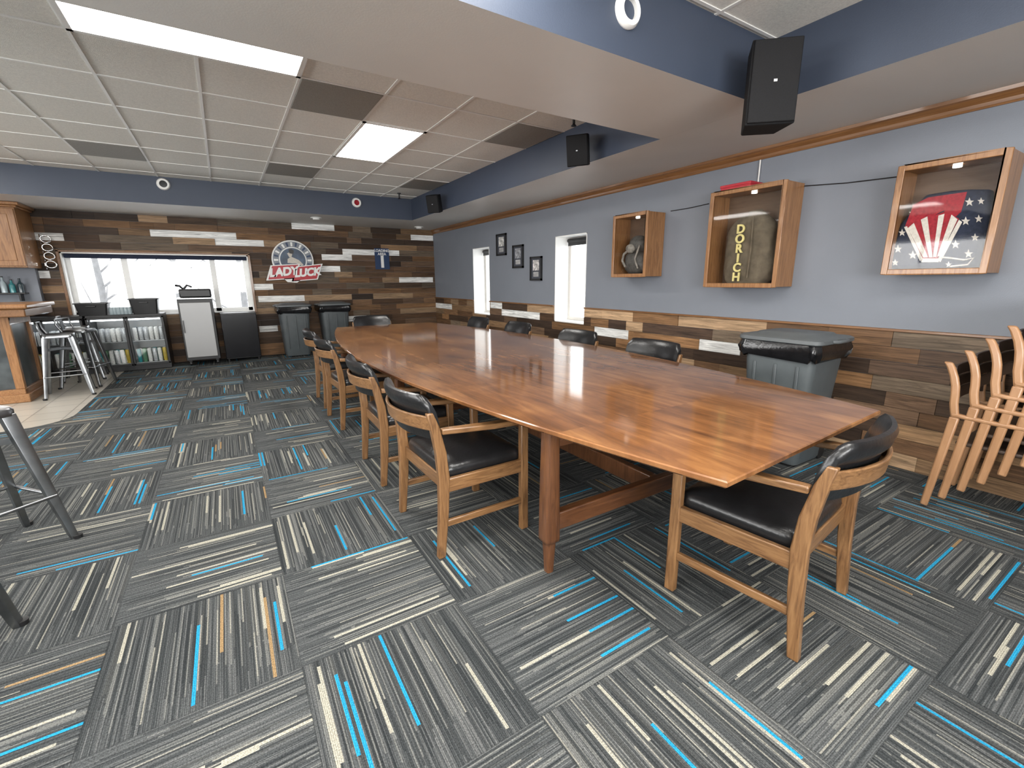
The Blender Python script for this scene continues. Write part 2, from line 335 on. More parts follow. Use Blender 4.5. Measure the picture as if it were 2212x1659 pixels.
def planks(b,axis,c,u0,u1,z0,z1,rowh,holes,whites,rng,gain=1.0,mi=1):
    lay=b.bm.loops.layers.float_color.get('Col') or b.bm.loops.layers.float_color.new('Col')
    n=max(1,round((z1-z0)/rowh)); rowh=(z1-z0)/n
    for k in range(n):
        za,zb=z0+k*rowh,z0+(k+1)*rowh; segs=[]
        W=sorted([(a,e) for a,e,z in whites if za<=z<zb]); cur=u0
        def fill(a,e):
            x=a
            while x<e-.02:
                w=rng.uniform(.25,.95)
                if e-(x+w)<.25: w=e-x
                segs.append((x,min(e,x+w),False)); x+=w
        for a,e in W:
            a=max(a,cur); e=min(e,u1)
            if a>cur: fill(cur,a)
            if e>a: segs.append((a,e,True)); cur=e
        fill(cur,u1)
        cuts=sorted({za,zb}|{q for h in holes for q in (h[2],h[3]) if za+.002<q<zb-.002})
        for a,e,wh in segs:
            d=rng.uniform(.008,.02); base=rng.choice(BR); g=rng.uniform(.62,1.45)*gain
            col=(.76,.76,.74,1) if wh else tuple(q*g for q in base)+(1,)
            for q0,q1 in zip(cuts,cuts[1:]):
                zm=(q0+q1)/2; parts=[(a,e)]
                for h in holes:
                    if h[2]<zm<h[3]:
                        np_=[]
                        for x,y in parts:
                            if h[1]<=x or h[0]>=y: np_.append((x,y)); continue
                            if x<h[0]: np_.append((x,h[0]))
                            if y>h[1]: np_.append((h[1],y))
                        parts=np_
                for x,y in parts:
                    if y-x<.004: continue
                    zz0=q0+(.0015 if q0==za else 0); zz1=q1-(.0015 if q1==zb else 0)
                    f0=len(b.bm.faces)
                    if axis=='Y': b.b2(x+.001,y-.001,c-d,c,zz0,zz1,mi)
                    else: b.b2(c-d,c,x+.001,y-.001,zz0,zz1,mi)
                    b.bm.faces.ensure_lookup_table()
                    for f in b.bm.faces[f0:]:
                        for lp in f.loops: lp[lay]=col
wl=at('Y',YF,140,600).x; wr=at('Y',YF,541,600).x; wt=at('Y',YF,340,548).z; wb=at('Y',YF,450,676).z
FH=[(wl,wr,wb,wt)]
def wpl(x0,x1,y): a=at('Y',YF,x0,y); c=at('Y',YF,x1,y); return (a.x,c.x,(a.z+c.z)/2)
fwh=[wpl(*q) for q in [(325,510,508),(465,570,527),(630,722,494),(740,862,550),(695,760,559),(60,138,512),(60,108,591),(548,590,621),(558,658,647),(862,935,608),(887,935,519),(750,792,689),(560,600,709),(640,735,583),(60,100,655)]]
b=MB(); b.bm.loops.layers.float_color.new('Col'); cells(b,'Y',YF,YF+.2,XL,XR+.3,0,CE+.1,FH,0)
planks(b,'Y',YF,-2.9,XR,0,S,.109,FH,fwh,random.Random(3),gain=1.0)
struct(b.build('wall_far',None,mats=[M['paint'],M['plank_x']]))
def wy(x,y): return at('X',XR,x,y)
w2=(wy(1266,600).y,wy(1199,600).y,wy(1200,694).z,wy(1203,511).z)
w1=(wy(1058,600).y,wy(1023,600).y,wy(1025,677).z,wy(1025,537).z)
RH=[w1,w2]
b=MB(); b.bm.loops.layers.float_color.new('Col'); cells(b,'X',XR,XR+.3,YN,YF,0,CE+.1,RH,0)
def rpl(x0,x1,y): a=wy(x0,y); c=wy(x1,y); return (c.y,a.y,(a.z+c.z)/2)
rwh=[rpl(*q) for q in [(1085,1168,680),(940,978,661),(1285,1360,718),(1512,1602,745),(1060,1086,664)]]
planks(b,'X',XR,YN,YF-.02,0,CAP-.012,.105,RH,rwh,random.Random(23),gain=1.5)
struct(b.build('wall_right',None,mats=[M['paint'],M['plank_y']]))
b=MB(); cells(b,'X',XR-.032,XR,YN,YF-.02,CAP-.012,CAP+.006,RH); struct(b.build('trim_1',M['crown'],bevel=.003))
NH=[(-3.6,1.6,.85,2.25)]; LH=[(.2,5.6,.85,2.25)]
b=MB(); cells(b,'X',XL-.2,XL,YN,YF,0,CE,LH); struct(b.build('wall_left',M['paint']))
b=MB(); cells(b,'Y',YN-.2,YN,XL,XR,0,CE,NH); struct(b.build('wall_near',M['paint']))
for nm,ax,h,en in (('added_window_4','Y',NH[0],380),('added_window_5','X',LH[0],270)):  # two unseen windows, made up to brighten the room and ceiling
    b=MB(); n=4
    for k in range(n+1):
        u=h[0]+(h[1]-h[0])*k/n
        if ax=='Y': b.b2(u-.03,u+.03,YN-.16,YN-.1,h[2],h[3])
        else: b.b2(XL-.16,XL-.1,u-.03,u+.03,h[2],h[3])
    for z in (h[2]+.03,h[3]-.03):
        if ax=='Y': b.b2(h[0],h[1],YN-.16,YN-.1,z-.03,z+.03)
        else: b.b2(XL-.16,XL-.1,h[0],h[1],z-.03,z+.03)
    struct(b.build(nm,M['white']))
    la=bpy.data.lights.new('added_fill_light','AREA'); la.shape='RECTANGLE'; la.size=h[1]-h[0]-.1; la.size_y=h[3]-h[2]-.1; la.energy=en; la.color=(1,.985,.96)  # added area lamp in the made-up opening, tilted up to lift the ceiling
    lo=bpy.data.objects.new('added_fill_light',la); C.objects.link(lo); um=(h[0]+h[1])/2; zm=(h[2]+h[3])/2
    if ax=='Y': lo.location=(um,YN-.05,zm); lo.rotation_euler=(math.radians(112),0,0)
    else: lo.location=(XL-.05,um,zm); lo.rotation_euler=(math.radians(112),0,-PI/2)
b=MB()
prof=[(0,0),(-.012,0),(-.018,.012),(-.022,.03),(-.045,.055),(-.058,.062),(-.062,.082),(0,.082)]
b.loft([[(XR+x,y,S-.083+z) for x,z in prof] for y in (YN,YF-.03)]); struct(b.build('trim_2',M['crown']))
b=MB(); b.b2(XL,XR,YN,YF,CE,CE+.1); struct(b.build('ceiling',M['tile_c']))
GX,GY,TX,TY=-.573,3.84,.61,.68
b=MB(); i=-9
while GX+i*TX<XS:
    x=GX+i*TX
    if x>XL: b.b2(x-.010,x+.010,YN,YS,CE-.006,CE-.0005)
    i+=1
j=-10
while GY+j*TY<YS:
    y=GY+j*TY
    if y>YN: b.b2(XL,XS,y-.010,y+.010,CE-.0058,CE-.0006)
    j+=1
struct(b.build('trim_3',M['tbar']))
def soff(name,x0,x1,y0,y1):
    b=MB(); b.b2(x0,x1,y0,y1,S,CE-.002); b.bm.faces.ensure_lookup_table()
    for f in b.bm.faces: f.normal_update(); f.material_index=1 if abs(f.normal.z)>.5 else 0
    return struct(b.build(name,None,mats=[M['navy'],M['soffit']]))
soff('trim_4',XS,XR-.001,YN,YF-.022); soff('trim_5',XL,XS-.0005,YS,YF-.022); soff('trim_6',XL,XS-.0005,B1,B2)
def cell(ix,iy,nx=1,ny=1): return GX+ix*TX,GX+(ix+nx)*TX,GY+iy*TY,GY+(iy+ny)*TY
def troffer(ix,iy,nx,ny,label,m='diff',group=None):
    x0,x1,y0,y1=cell(ix,iy,nx,ny); t=thing('ceiling_light',label,'ceiling light',((x0+x1)/2,(y0+y1)/2,CE-.02),0,group)
    b=MB()
    for q in ((x0,x1,y0,y0+.03),(x0,x1,y1-.03,y1),(x0,x0+.03,y0,y1),(x1-.03,x1,y0,y1)): b.b2(*q,CE-.014,CE-.0065)
    b.build('light_frame',M['tbar'],t,world=True)
    b=MB(); b.b2(x0+.03,x1-.03,y0+.03,y1-.03,CE-.012,CE-.0065); b.build('diffuser',M[m],t,world=True)
    return t
troffer(0,-1,2,1,'long lit fluorescent panel beside the grey ceiling beam')
troffer(3,1,1,2,'lit square-looking fluorescent panel in the middle of the ceiling grid')
troffer(-3,-1,2,1,'unlit dark fluorescent panel in the upper left ceiling corner','unlit')
for q in ((-7,2),(-4,3),(-7,-1),(-1,-5),(3,-7),(-5,-6),(2,-5),(-4,-9),(-8,-5)):
    troffer(q[0],q[1],1,2,'lit fluorescent panel out of view behind the camera or over the bar','diff','lit ceiling panels outside the view')
for (ix,iy),lb in zip(((2,0),(5,0),(-1,4),(2,4),(5,4)),('brown grey ceiling air tile beside the long lit panel','brown grey ceiling air tile next to the right side blue fascia','brown grey ceiling air tile near the far left blue fascia','brown grey ceiling air tile beyond the lit square panel','brown grey ceiling air tile at the far right ceiling corner')):
    x0,x1,y0,y1=cell(ix,iy); x1=min(x1,XS-.01)
    b=MB(); b.b2(x0+.012,x1-.012,y0+.012,y1-.012,CE-.010,CE-.001)
    o=b.build('ceiling_vent',M['vent'],None,bevel=.003); tag(o,lb,'ceiling vent')
# ------------------------------------------------------------------ windows
def win_right(name,w):
    y0,y1,z0,z1=w; t=bpy.data.objects.new(name,None); C.objects.link(t); t.location=(XR,(y0+y1)/2,z0); struct(t)
    b=MB(); x1=XR+.3
    b.b2(XR-.004,x1,y0,y0+.012,z0,z1); b.b2(XR-.004,x1,y1-.012,y1,z0,z1); b.b2(XR-.004,x1,y0,y1,z0,z0+.014); b.b2(XR-.004,x1,y0,y1,z1-.012,z1)
    b.build('reveal_lining',M['white'],t,world=True)
    b=MB(); xa,xb=XR+.235,XR+.275
    b.b2(xa,xb,y0+.012,y0+.055,z0+.014,z1-.012); b.b2(xa,xb,y1-.055,y1-.012,z0+.014,z1-.012)
    b.b2(xa,xb,y0+.05,y1-.05,z0+.014,z0+.06); b.b2(xa,xb,y0+.05,y1-.05,z1-.06,z1-.012); b.build('window_frame',M['soffit'],t,world=True,bevel=.004)
    b=MB(); b.b2(xa+.018,xa+.022,y0+.055,y1-.055,z0+.06,z1-.06); b.build('pane',M['glass'],t,world=True)
    b=MB(); b.tube([(XR+.21,y0+.03,z1-.05),(XR+.21,y1-.03,z1-.05)],.028,12); b.b2(XR+.2,XR+.206,y0+.03,y1-.03,z1-.12,z1-.05); b.build('roller_shade',M['black'],t,world=True)
    return t
win_right('window_1',w1); win_right('window_2',w2)
t=bpy.data.objects.new('window_3',None); C.objects.link(t); t.location=((wl+wr)/2,YF,wb); struct(t)
b=MB()
b.b2(wl,wl+.02,YF-.005,YF+.2,wb,wt); b.b2(wr-.02,wr,YF-.005,YF+.2,wb,wt); b.b2(wl,wr,YF-.005,YF+.2,wt-.02,wt); b.b2(wl,wr,YF-.03,YF+.2,wb,wb+.02)
b.build('reveal_lining',M['white'],t,world=True)
b=MB(); m1=at('Y',YF,272,600).x; m2=at('Y',YF,463,600).x
for x in (wl+.045,m1,m2,wr-.045): b.b2(x-.04,x+.04,YF+.12,YF+.16,wb+.02,wt-.02)
for z in (wb+.045,wt-.045): b.b2(wl+.02,wr-.02,YF+.12,YF+.16,z-.03,z+.03)
b.build('window_frame',M['white'],t,world=True)
b=MB(); b.b2(wl+.03,wr-.03,YF+.138,YF+.142,wb+.03,wt-.03); b.build('pane',M['glass'],t,world=True)
b=MB(); b.b2(wl-.035,wl,YF-.035,YF-.02,wb-.02,wt+.035); b.b2(wr,wr+.035,YF-.035,YF-.02,wb-.02,wt+.035); b.b2(wl-.035,wr+.035,YF-.035,YF-.02,wt,wt+.025)
b.build('casing',M['crown'],t,world=True,bevel=.004)
b=MB(); b.b2(wl+.03,wr-.02,YF+.03,YF+.09,wt-.085,wt-.02); b.build('shade_cassette',M['nav3'],t,world=True,bevel=.01)
b=MB(); b.b2(-30,45,YF+.5,60,-1.3,-1.2); b.b2(XR+.8,45,-10,YF+.5,-1.3,-1.2); struct(b.build('ground',mat('snow_ground',(.85,.87,.9),.9)))
bark=mat('pale_bark',(.20,.20,.20),.9)
for k,(x,y,h) in enumerate(((-2.6,15,6),(-1.2,17,7),(.4,14.5,6.5))):
    t=thing('bare_tree','pale bare tree outside the far window, %s'%('left one','middle one','right one')[k] ,'tree',(x,y,-1.2)); rg=random.Random(k+5)
    b=MB(); b.tube([(0,0,0),(.05,0,h*.4),(-.05,0,h)],[.10,.07,.02],8); b.build('trunk',bark,t,smooth=True)
    b=MB()
    for q in range(16):
        z=h*rg.uniform(.2,.9); a=rg.uniform(0,2*PI); L_=rg.uniform(.7,1.8); p=Vector((0,0,z)); e=p+Vector((math.cos(a)*L_,math.sin(a)*L_*.5,L_*.8)); mmid=(p+e)/2+Vector((0,0,-.1))
        b.tube([p,mmid,e],[.03,.02,.008],6)
    b.build('branches',bark,t,smooth=True)
# ------------------------------------------------------------------ table
TXc,TYc,HL=1.876,3.595,2.83
T=thing('conference_table','long polished boat-shaped walnut conference table','table',(TXc,TYc,0))
def outline(ins,z,n=28):
    P=[]; hl=HL-ins
    def q(x,s): return (x,s*hl+(.055*x*s*s if s<0 else 0),z)
    for k in range(n+1):
        s=-1+2*k/n; P.append(q(-(.65+.375*(1-s*s)-ins),s))
    for k in range(n+1):
        s=1-2*k/n; P.append(q((.65+.375*(1-s*s)-ins),s))
    return P
b=MB(); b.loft([outline(.06,.700),outline(.012,.712),outline(.0,.722),outline(0,.736),outline(.004,.74)]); b.build('tabletop',M['table'],T)
def tleg(x,y):
    b=MB(); q=lambda w,d,z:rr(w,d,.012,z,3,(x,y))
    b.loft([q(.065,.065,.70),q(.078,.078,.18),q(.075,.075,.165),q(.052,.052,.155),q(.050,.050,.14),q(.038,.038,0)]); return b.build('leg',M['tleg'],T,smooth=True)
for y in (-2.085,0,2.085):
    for x in (-.736,.75): tleg(x,y)
    b=MB(); b.box((0,y,.255),(1.42,.045,.09)); b.build('foot_rail',M['tleg_x'],T,bevel=.006)
    b=MB(); b.box((0,y,.66),(1.42,.05,.075)); b.build('top_bearer',M['tleg_x'],T,bevel=.006)
for s in (-1,1):
    b=MB(); b.box((0,s*1.04,.245),(.05,2.02,.10)); b.build('long_stretcher',M['tleg'],T,bevel=.006)
# ------------------------------------------------------------------ conference chair (faces +y)
def make_chair(label):
    t=thing('conference_chair',label,'chair')
    for s in (-1,1):
        b=MB(); b.bar((s*.275,.235,0),(s*.275,.235,.615),.034,.045,(0,1,0)); b.build('leg',M['oak_z'],t,bevel=.005)
        b=MB(); X=s*.275
        def sec(y,z,w=.034,d=.05): return [(X-w/2,y-d/2,z),(X+w/2,y-d/2,z),(X+w/2,y+d/2,z),(X-w/2,y+d/2,z)]
        b.loft([sec(-.262,0,.034,.038),sec(-.240,.25),sec(-.232,.42,.034,.056),sec(-.242,.55,.034,.052),sec(-.268,.68,.034,.044),sec(-.290,.752,.03,.032)]); b.build('leg',M['oak_z'],t,bevel=.005)
        b=MB(); b.loft([[(s*.305,.262,.612),(s*.245,.262,.612),(s*.245,.262,.64),(s*.305,.262,.64)],[(s*.31,.05,.62),(s*.248,.05,.62),(s*.248,.05,.648),(s*.31,.05,.648)],[(s*.295,-.235,.640),(s*.258,-.235,.640),(s*.258,-.235,.668),(s*.295,-.235,.668)]]); b.build('armrest',M['oak_y'],t,bevel=.006)
        b=MB(); b.box((s*.275,0,.375),(.024,.43,.07)); b.build('seat_rail',M['oak_y'],t,bevel=.004)
        b=MB(); b.box((s*.275,-.005,.175),(.02,.44,.034)); b.build('stretcher',M['oak_y'],t,bevel=.004)
    b=MB(); b.box((0,.235,.375),(.52,.024,.07)); b.build('seat_rail',M['oak_x'],t,bevel=.004)
    b=MB(); b.box((0,-.215,.375),(.52,.024,.07)); b.build('seat_rail',M['oak_x'],t,bevel=.004)
    cushion(.515,.47,.075,(0,.012,.43),M['vinyl'],'seat',t,.05,.018)
    def arc(x): return .085*(1-(x/.29)**2)
    b=MB(); secs=[]
    for k in range(17):
        x=-.29+.58*k/16; y=-.262-arc(x); secs.append([(x,y-.022,.668),(x,y+.0,.664),(x,y-.016,.738),(x,y-.032,.738)])
    b.loft(secs); b.build('back_rail',M['oak_x'],t,bevel=.005)
    b=MB(); secs=[]
    for k in range(21):
        x=-.275+.55*k/20; e=abs(x)/.275; q=1-max(0,(e-.86)/.14)**2*.4; y=-.254-arc(x)*.95; zc=.722; hh=.108*q
        ring=[]
        for (dy,dz) in ((-.002,-1),(.012,-1.03),(.028,-.92),(.034,-.5),(.033,0),(.028,.5),(.018,.9),(.004,1.05),(-.012,1.02),(-.022,.85),(-.020,.5),(-.002,.2)):
            z=zc+dz*hh; ring.append((x,y+dy*(.5+.5*q)-(z-.66)*.17,z))
        secs.append(ring)
    b.loft(secs); b.build('backrest',M['vinyl'],t,smooth=True)
    return t
ch0=make_chair('oak armchair with black vinyl seat, nearest on the left side of the long table')
ch0.location=(1.01,2.165,0); ch0.rotation_euler=(0,0,-PI/2+.02); ch0['group']='armchairs around the conference table'
G='armchairs around the conference table'
for (x,y,rz,lb) in ((1.02,3.11,-PI/2-.03,'oak armchair with black seat, second from the camera on the left table side'),
    (1.03,4.50,-PI/2+.03,'oak armchair with black seat, third from the camera on the left table side'),
    (1.05,5.35,-PI/2-.02,'oak armchair with black seat, farthest on the left table side'),
    (2.76,2.60,PI/2,'black padded armchair back on the far table side, nearest the window-side grey bin'),
    (2.76,3.58,PI/2+.03,'black padded armchair back beyond the table, below the window between bin and cases'),
    (2.75,4.72,PI/2-.02,'black padded armchair back beyond the table, third along the wainscot'),
    (2.72,5.70,PI/2,'black padded armchair back beyond the table, farthest along the wainscot'),
    (1.84,6.66,PI,'oak armchair at the far head of the table, facing the camera'),
    (1.825,.92,.13,'oak armchair with black vinyl seat at the near end of the table')):
    dup(ch0,(x,y,0),rz,lb,G)
# ------------------------------------------------------------------ stacked chairs (face -y)
def make_stack(label):
    t=thing('stacking_chair',label,'chair',(3.65,.5,0),0,'stacked wooden armchairs by the right wall')
    for s in (-1,1):
        X=s*.245
        b=MB(); b.bar((X,.292,.012),(X,.240,.575),.026,.036,(0,1,0),.026,.044); b.build('leg',M['stack'],t,bevel=.009)
        b=MB(); b.bar((X,-.27,.012),(X,-.215,.575),.026,.036,(0,1,0),.026,.044); b.build('leg',M['stack'],t,bevel=.009)
        b=MB(); P=[(.238,.565),(.246,.60),(.256,.65),(.259,.70),(.265,.75),(.278,.80),(.298,.85),(.315,.880)]
        secs=[[(X-.013,y-.019,z),(X+.013,y-.019,z),(X+.013,y+.019,z),(X-.013,y+.019,z)] for y,z in P]; b.loft(secs); b.build('back_post',M['stack'],t,bevel=.009)
        b=MB(); secs=[[(X-.015,y,z-.012),(X+.015,y,z-.012),(X+.015,y,z+.012),(X-.015,y,z+.012)] for y,z in ((.258,.588),(.20,.582),(.05,.576),(-.12,.580),(-.225,.586))]; b.loft(secs); b.build('armrest',M['stack'],t,bevel=.008)
    b=MB()
    for z in (.69,.755,.82):
        secs=[]
        for k in range(9):
            x=-.235+.47*k/8; y=.252+.03*(1-(x/.235)**2)+(z-.7)*.2; secs.append([(x,y-.006,z-.0315),(x,y+.006,z-.0315),(x,y+.012,z+.0315),(x,y-.0,z+.0315)])
        b.loft(secs)
    b.build('backrest',M['stackb'],t,bevel=.003)
    b=MB(); b.box((0,0,.425),(.462,.44,.022)); b.build('seat',M['stackb'],t,bevel=.008)
    return t
st0=make_stack('tan stackable wooden armchair at the bottom of the stack by the right wall')
for k in range(1,6):
    dup(st0,(3.65,.5-.070*k,.073*k),0,'tan stackable wooden armchair, %s in the stack by the right wall'%['','second from the bottom','third from the bottom','third from the top','second from the top','topmost'][k])
# ------------------------------------------------------------------ bins
def make_bin(label,wheels=True):
    t=thing('trash_bin',label,'trash bin'); b=MB()
    w,d=.51,.47
    secs=[rr(w-.12,d-.12,.05,.02),rr(w-.10,d-.10,.06,.04),rr(w-.05,d-.05,.06,.55),rr(w-.02,d-.02,.06,.80),rr(w-.02,d-.02,.06,.86),rr(w+.01,d+.01,.06,.862),rr(w+.01,d+.01,.06,.90)]
    b.loft(secs); b.build('bin_body',M['bin'],t,smooth=True)
    for k in range(3):
        b=MB(); b.box(((k-1)*.15,-(d-.02)/2+.014,.45),(.02,.012,.6),Matrix.Rotation(.045,3,'X')); b.build('body_rib',M['bin'],t,bevel=.004)
    b=MB(); secs=[]
    for z,o in ((.79,.008),(.82,.024),(.86,.030),(.905,.016)):
        ring=rr(w+2*o,d+2*o,.06,z,8)
        secs.append([v+Vector((math.sin(k*2.1+z*30)*.009,math.cos(k*1.7)*.009,math.sin(k*1.3+z*40)*.012 if z<.9 else 0)) for k,v in enumerate(ring)])
    b.loft(secs); b.build('bag_liner',M['liner'],t,smooth=True)
    b=MB(); b.loft([rr(w+.05,d+.05,.06,.905),rr(w+.07,d+.07,.07,.912),rr(w+.07,d+.07,.07,.935),rr(w+.04,d+.04,.07,.945),rr(w-.08,d-.08,.06,.948),rr(w-.12,d-.12,.06,.966),rr(w-.3,d-.3,.04,.972)])
    L_=b.build('lid',M['lid'],t,smooth=True)
    for s in (-1,1):
        b=MB(); b.tube([(s*(w/2+.03),-.09,.925),(s*(w/2+.055),-.07,.925),(s*(w/2+.055),.07,.925),(s*(w/2+.03),.09,.925)],.013,8); b.build('lid_handle',M['lid'],L_,smooth=True)
    if wheels:
        for s in (-1,1):
            b=MB(); b.lathe([(.0,-.02),(.05,-.02),(.055,-.01),(.055,.01),(.05,.02),(0,.02)],(s*.18,.19,.055),16,Matrix.Rotation(PI/2,3,'Y')); b.build('wheel',M['black'],t,smooth=True)
    return t
bn=make_bin('grey plastic lidded bin with black liner against the right wall wainscot'); bn['group']='grey lidded trash bins'
bn.location=(3.50,1.69,0); bn.rotation_euler=(0,0,-PI/2)
dup(bn,(at('Y',9.05,634,655).x,9.22,0),0,'grey lidded bin by the far plank wall, left one of two','grey lidded trash bins')
dup(bn,(at('Y',9.05,722,652).x,9.24,0),.04,'grey lidded bin by the far plank wall, right one of two','grey lidded trash bins')
# ------------------------------------------------------------------ metal stools
def make_stool(label,back):
    t=thing('bar_stool',label,'bar stool'); h=.75
    b=MB(); b.loft([rr(.25,.25,.04,h-.045),rr(.285,.285,.045,h-.04),rr(.29,.29,.05,h-.012),rr(.275,.275,.05,h),rr(.24,.24,.04,h-.004),rr(.05,.05,.02,h-.01)]); b.build('seat',M['gun'],t,smooth=True)
    for sx in (-1,1):
        for sy in (-1,1):
            b=MB(); b.loft([[Vector((sx*a+dx*w,sy*a+dy*w,z)) for dx,dy in ((-sx,-sy),(0,-sy*1.0),(sx*.25,-sy*.3),(sx*.25,sy*.25),(-sx*.3,sy*.25),(-sx,0))] for a,w,z in ((.215,.022,.0),(.212,.026,.03),(.125,.042,h-.03))]); lg=b.build('leg',M['gun'],t,bevel=.002)
            b=MB(); b.lathe([(.0,0),(.02,0),(.022,.02),(.0,.022)],(sx*.215,sy*.215,-.0),12); b.build('foot_cap',M['black'],lg,smooth=True)
    b=MB(); z=.26; q=.185
    for p,e in (((-q,-q,z),(q,-q,z)),((q,-q,z),(q,q,z)),((q,q,z),(-q,q,z)),((-q,q,z),(-q,-q,z))): b.tube([p,e],.009,8)
    b.build('foot_rest',M['gun'],t,smooth=True)
    b=MB(); z=.57; q=.15
    for p,e in (((-q,-q,z),(q,q,z)),((-q,q,z),(q,-q,z+.012))): b.bar(p,e,.004,.03)
    b.build('cross_brace',M['gun'],t)
    if back:
        b=MB(); P=[(-.14,.10,h-.02),(-.155,.14,h+.07)]+[(.155*math.sin(a),.14+.03*math.cos(a),h+.14) for a in [(-1.3+2.6*k/8) for k in range(9)]]+[(.155,.14,h+.07),(.14,.10,h-.02)]
        b.tube(P,.011,8); b.bar((0,.14,h-.01),(0,.168,h+.13),.06,.004,(0,1,0)); b.build('backrest',M['gun'],t,smooth=True)
    return t
s1=make_stool('brushed metal low-backed bar stool, frontmost of the three by the bar',True); s1.location=(-1.76,7.50,.004); s1.rotation_euler=(0,0,PI/2+.15)
dup(s1,(-1.70,8.10,.004),PI/2-.25,'brushed metal low-backed bar stool, middle one of the three by the bar')
dup(s1,(-1.84,8.65,.004),PI/2+.1,'brushed metal low-backed bar stool, rearmost of the three, nearest the fridges')
s2=make_stool('dark metal backless stool at the left edge, its seat corner in view',False); s2.location=(-1.14,3.14,0); s2.rotation_euler=(0,0,math.radians(40))
dup(s2,(-1.075,2.165,0),0,'metal stool nearest the camera at the left edge, only one foot in view')
# ------------------------------------------------------------------ bar counter and cabinet at left
t=thing('bar_counter','wooden bar counter end with thick top and dark panels at far left','bar counter',(-2.1,7.3,0))
b=MB(); b.b2(-5,-1.86,7.08,8.1,1.075,1.125); b.build('counter_top',M['case_z'],t,world=True,bevel=.015)
b=MB(); b.b2(-5,-1.89,7.11,8.07,.985,1.075); b.build('counter_edge',M['crown'],t,world=True,bevel=.012)
b=MB(); b.b2(-5,-2.12,7.33,7.95,.0045,.985); b.build('bar_panel',mat('dark_bar_panel',(.06,.07,.075),.3,var=.5,scale=5),t,world=True)
b=MB(); b.b2(-5,-2.09,7.29,7.98,.0045,.16); b.b2(-5,-2.06,7.26,8.0,.0045,.10); b.build('plinth',M['case_y'],t,world=True,bevel=.008)
b=MB()
for x,y in ((-2.13,7.32),(-2.13,7.93),(-2.75,7.32),(-3.4,7.32)): b.b2(x-.04,x+.04,y-.02,y+.04,.16,.985)
b.b2(-5,-2.1,7.30,7.335,.89,.985); b.b2(-2.12,-2.09,7.3,7.97,.89,.985); b.build('panel_frame',M['case_z'],t,world=True,bevel=.005)
t=thing('wall_cabinet','honey oak wall cabinet hanging above the bar at the far left','cabinet',(-2.6,9.0,1.56))
b=MB(); b.b2(-3.6,-2.24,8.95,9.55,1.56,2.34); b.build('cabinet_body',M['case_z'],t,world=True,bevel=.004)
b=MB(); b.b2(-3.62,-2.20,8.88,9.5,2.335,2.36); b.b2(-3.64,-2.17,8.85,9.5,2.36,S-.003); b.build('cornice',M['case_y'],t,world=True,bevel=.008)
for x0,x1 in ((-2.66,-2.25),(-3.09,-2.68)):
    b=MB(); b.b2(x0,x1,8.93,8.95,1.58,2.32); d_=b.build('door',M['case_z'],t,world=True,bevel=.004)
    b=MB(); b.b2(x0+.07,x1-.07,8.922,8.93,1.65,2.25); o=b.build('door_panel',M['case_z'],None,bevel=.004); o.parent=d_
    o.data.transform(Matrix.Translation(-t.location))
b=MB(); b.b2(-5,-2.3,9.45,YF-.002,0.9,1.56); struct(b.build('trim_7',M['paint']))
t=thing('bottle_shelf','black wall shelf holding bottles below the hanging cabinet','shelf',(-2.65,9.35,1.22))
b=MB(); b.b2(-3.3,-2.42,9.3,9.45,1.20,1.22); b.build('shelf_board',M['black'],t,world=True,bevel=.003)
for x in (-2.5,-3.2):
    b=MB(); b.b2(x,x+.02,9.32,9.45,1.10,1.20); b.build('bracket',M['black'],t,world=True)
BG=mat('dark_bottle_glass',(.03,.05,.06),.15); BGs=[BG,mat('teal_glass',(.04,.20,.22),.15),mat('clear_pale',(.35,.42,.45),.15),mat('amber_glass',(.20,.07,.02),.15)]
def bottle(m,h=.22,r=.033):
    b=MB(); b.lathe([(0,0),(r,0),(r,h*.55),(r*.9,h*.62),(r*.4,h*.74),(r*.38,h*.95),(0,h*.95)],n=14); return b
for k in range(7):
    h=random.uniform(.17,.26); t=thing('bottle','bottle standing on the black shelf below the hanging cabinet','bottle',(-2.47-.085*k,9.37,1.2205),0,'bottles on the wall shelf')
    bottle(None,h).build('bottle_body',BGs[k%4],t,smooth=True); b=MB(); b.lathe([(0,h*.93),(.014,h*.93),(.014,h),(0,h)],n=12); b.build('cap',M['black'],t,smooth=True)
t=thing('glass_rack','chrome scrolled rack on the plank wall beside the cabinet','rack',(-2.1,YF-.1,1.7))
b=MB(); b.tube([(-2.19,YF-.05,1.55),(-2.19,YF-.05,2.05)],.01,8); b.b2(-2.20,-2.18,YF-.06,YF-.02,1.6,1.64); b.b2(-2.20,-2.18,YF-.06,YF-.02,1.96,2.0); b.build('mounting_bar',M['chrome'],t,world=True)
for k in range(4):
    b=MB(); c=Vector((-2.12,YF-.10,1.62+.12*k)); b.tube([c+Vector((.055*math.cos(a),-.02*math.sin(a*.5),.05*math.sin(a))) for a in [2*PI*q/14 for q in range(14)]],.009,8,closed=True)
    b.build('ring_hook',M['chrome'],t,world=True,smooth=True)
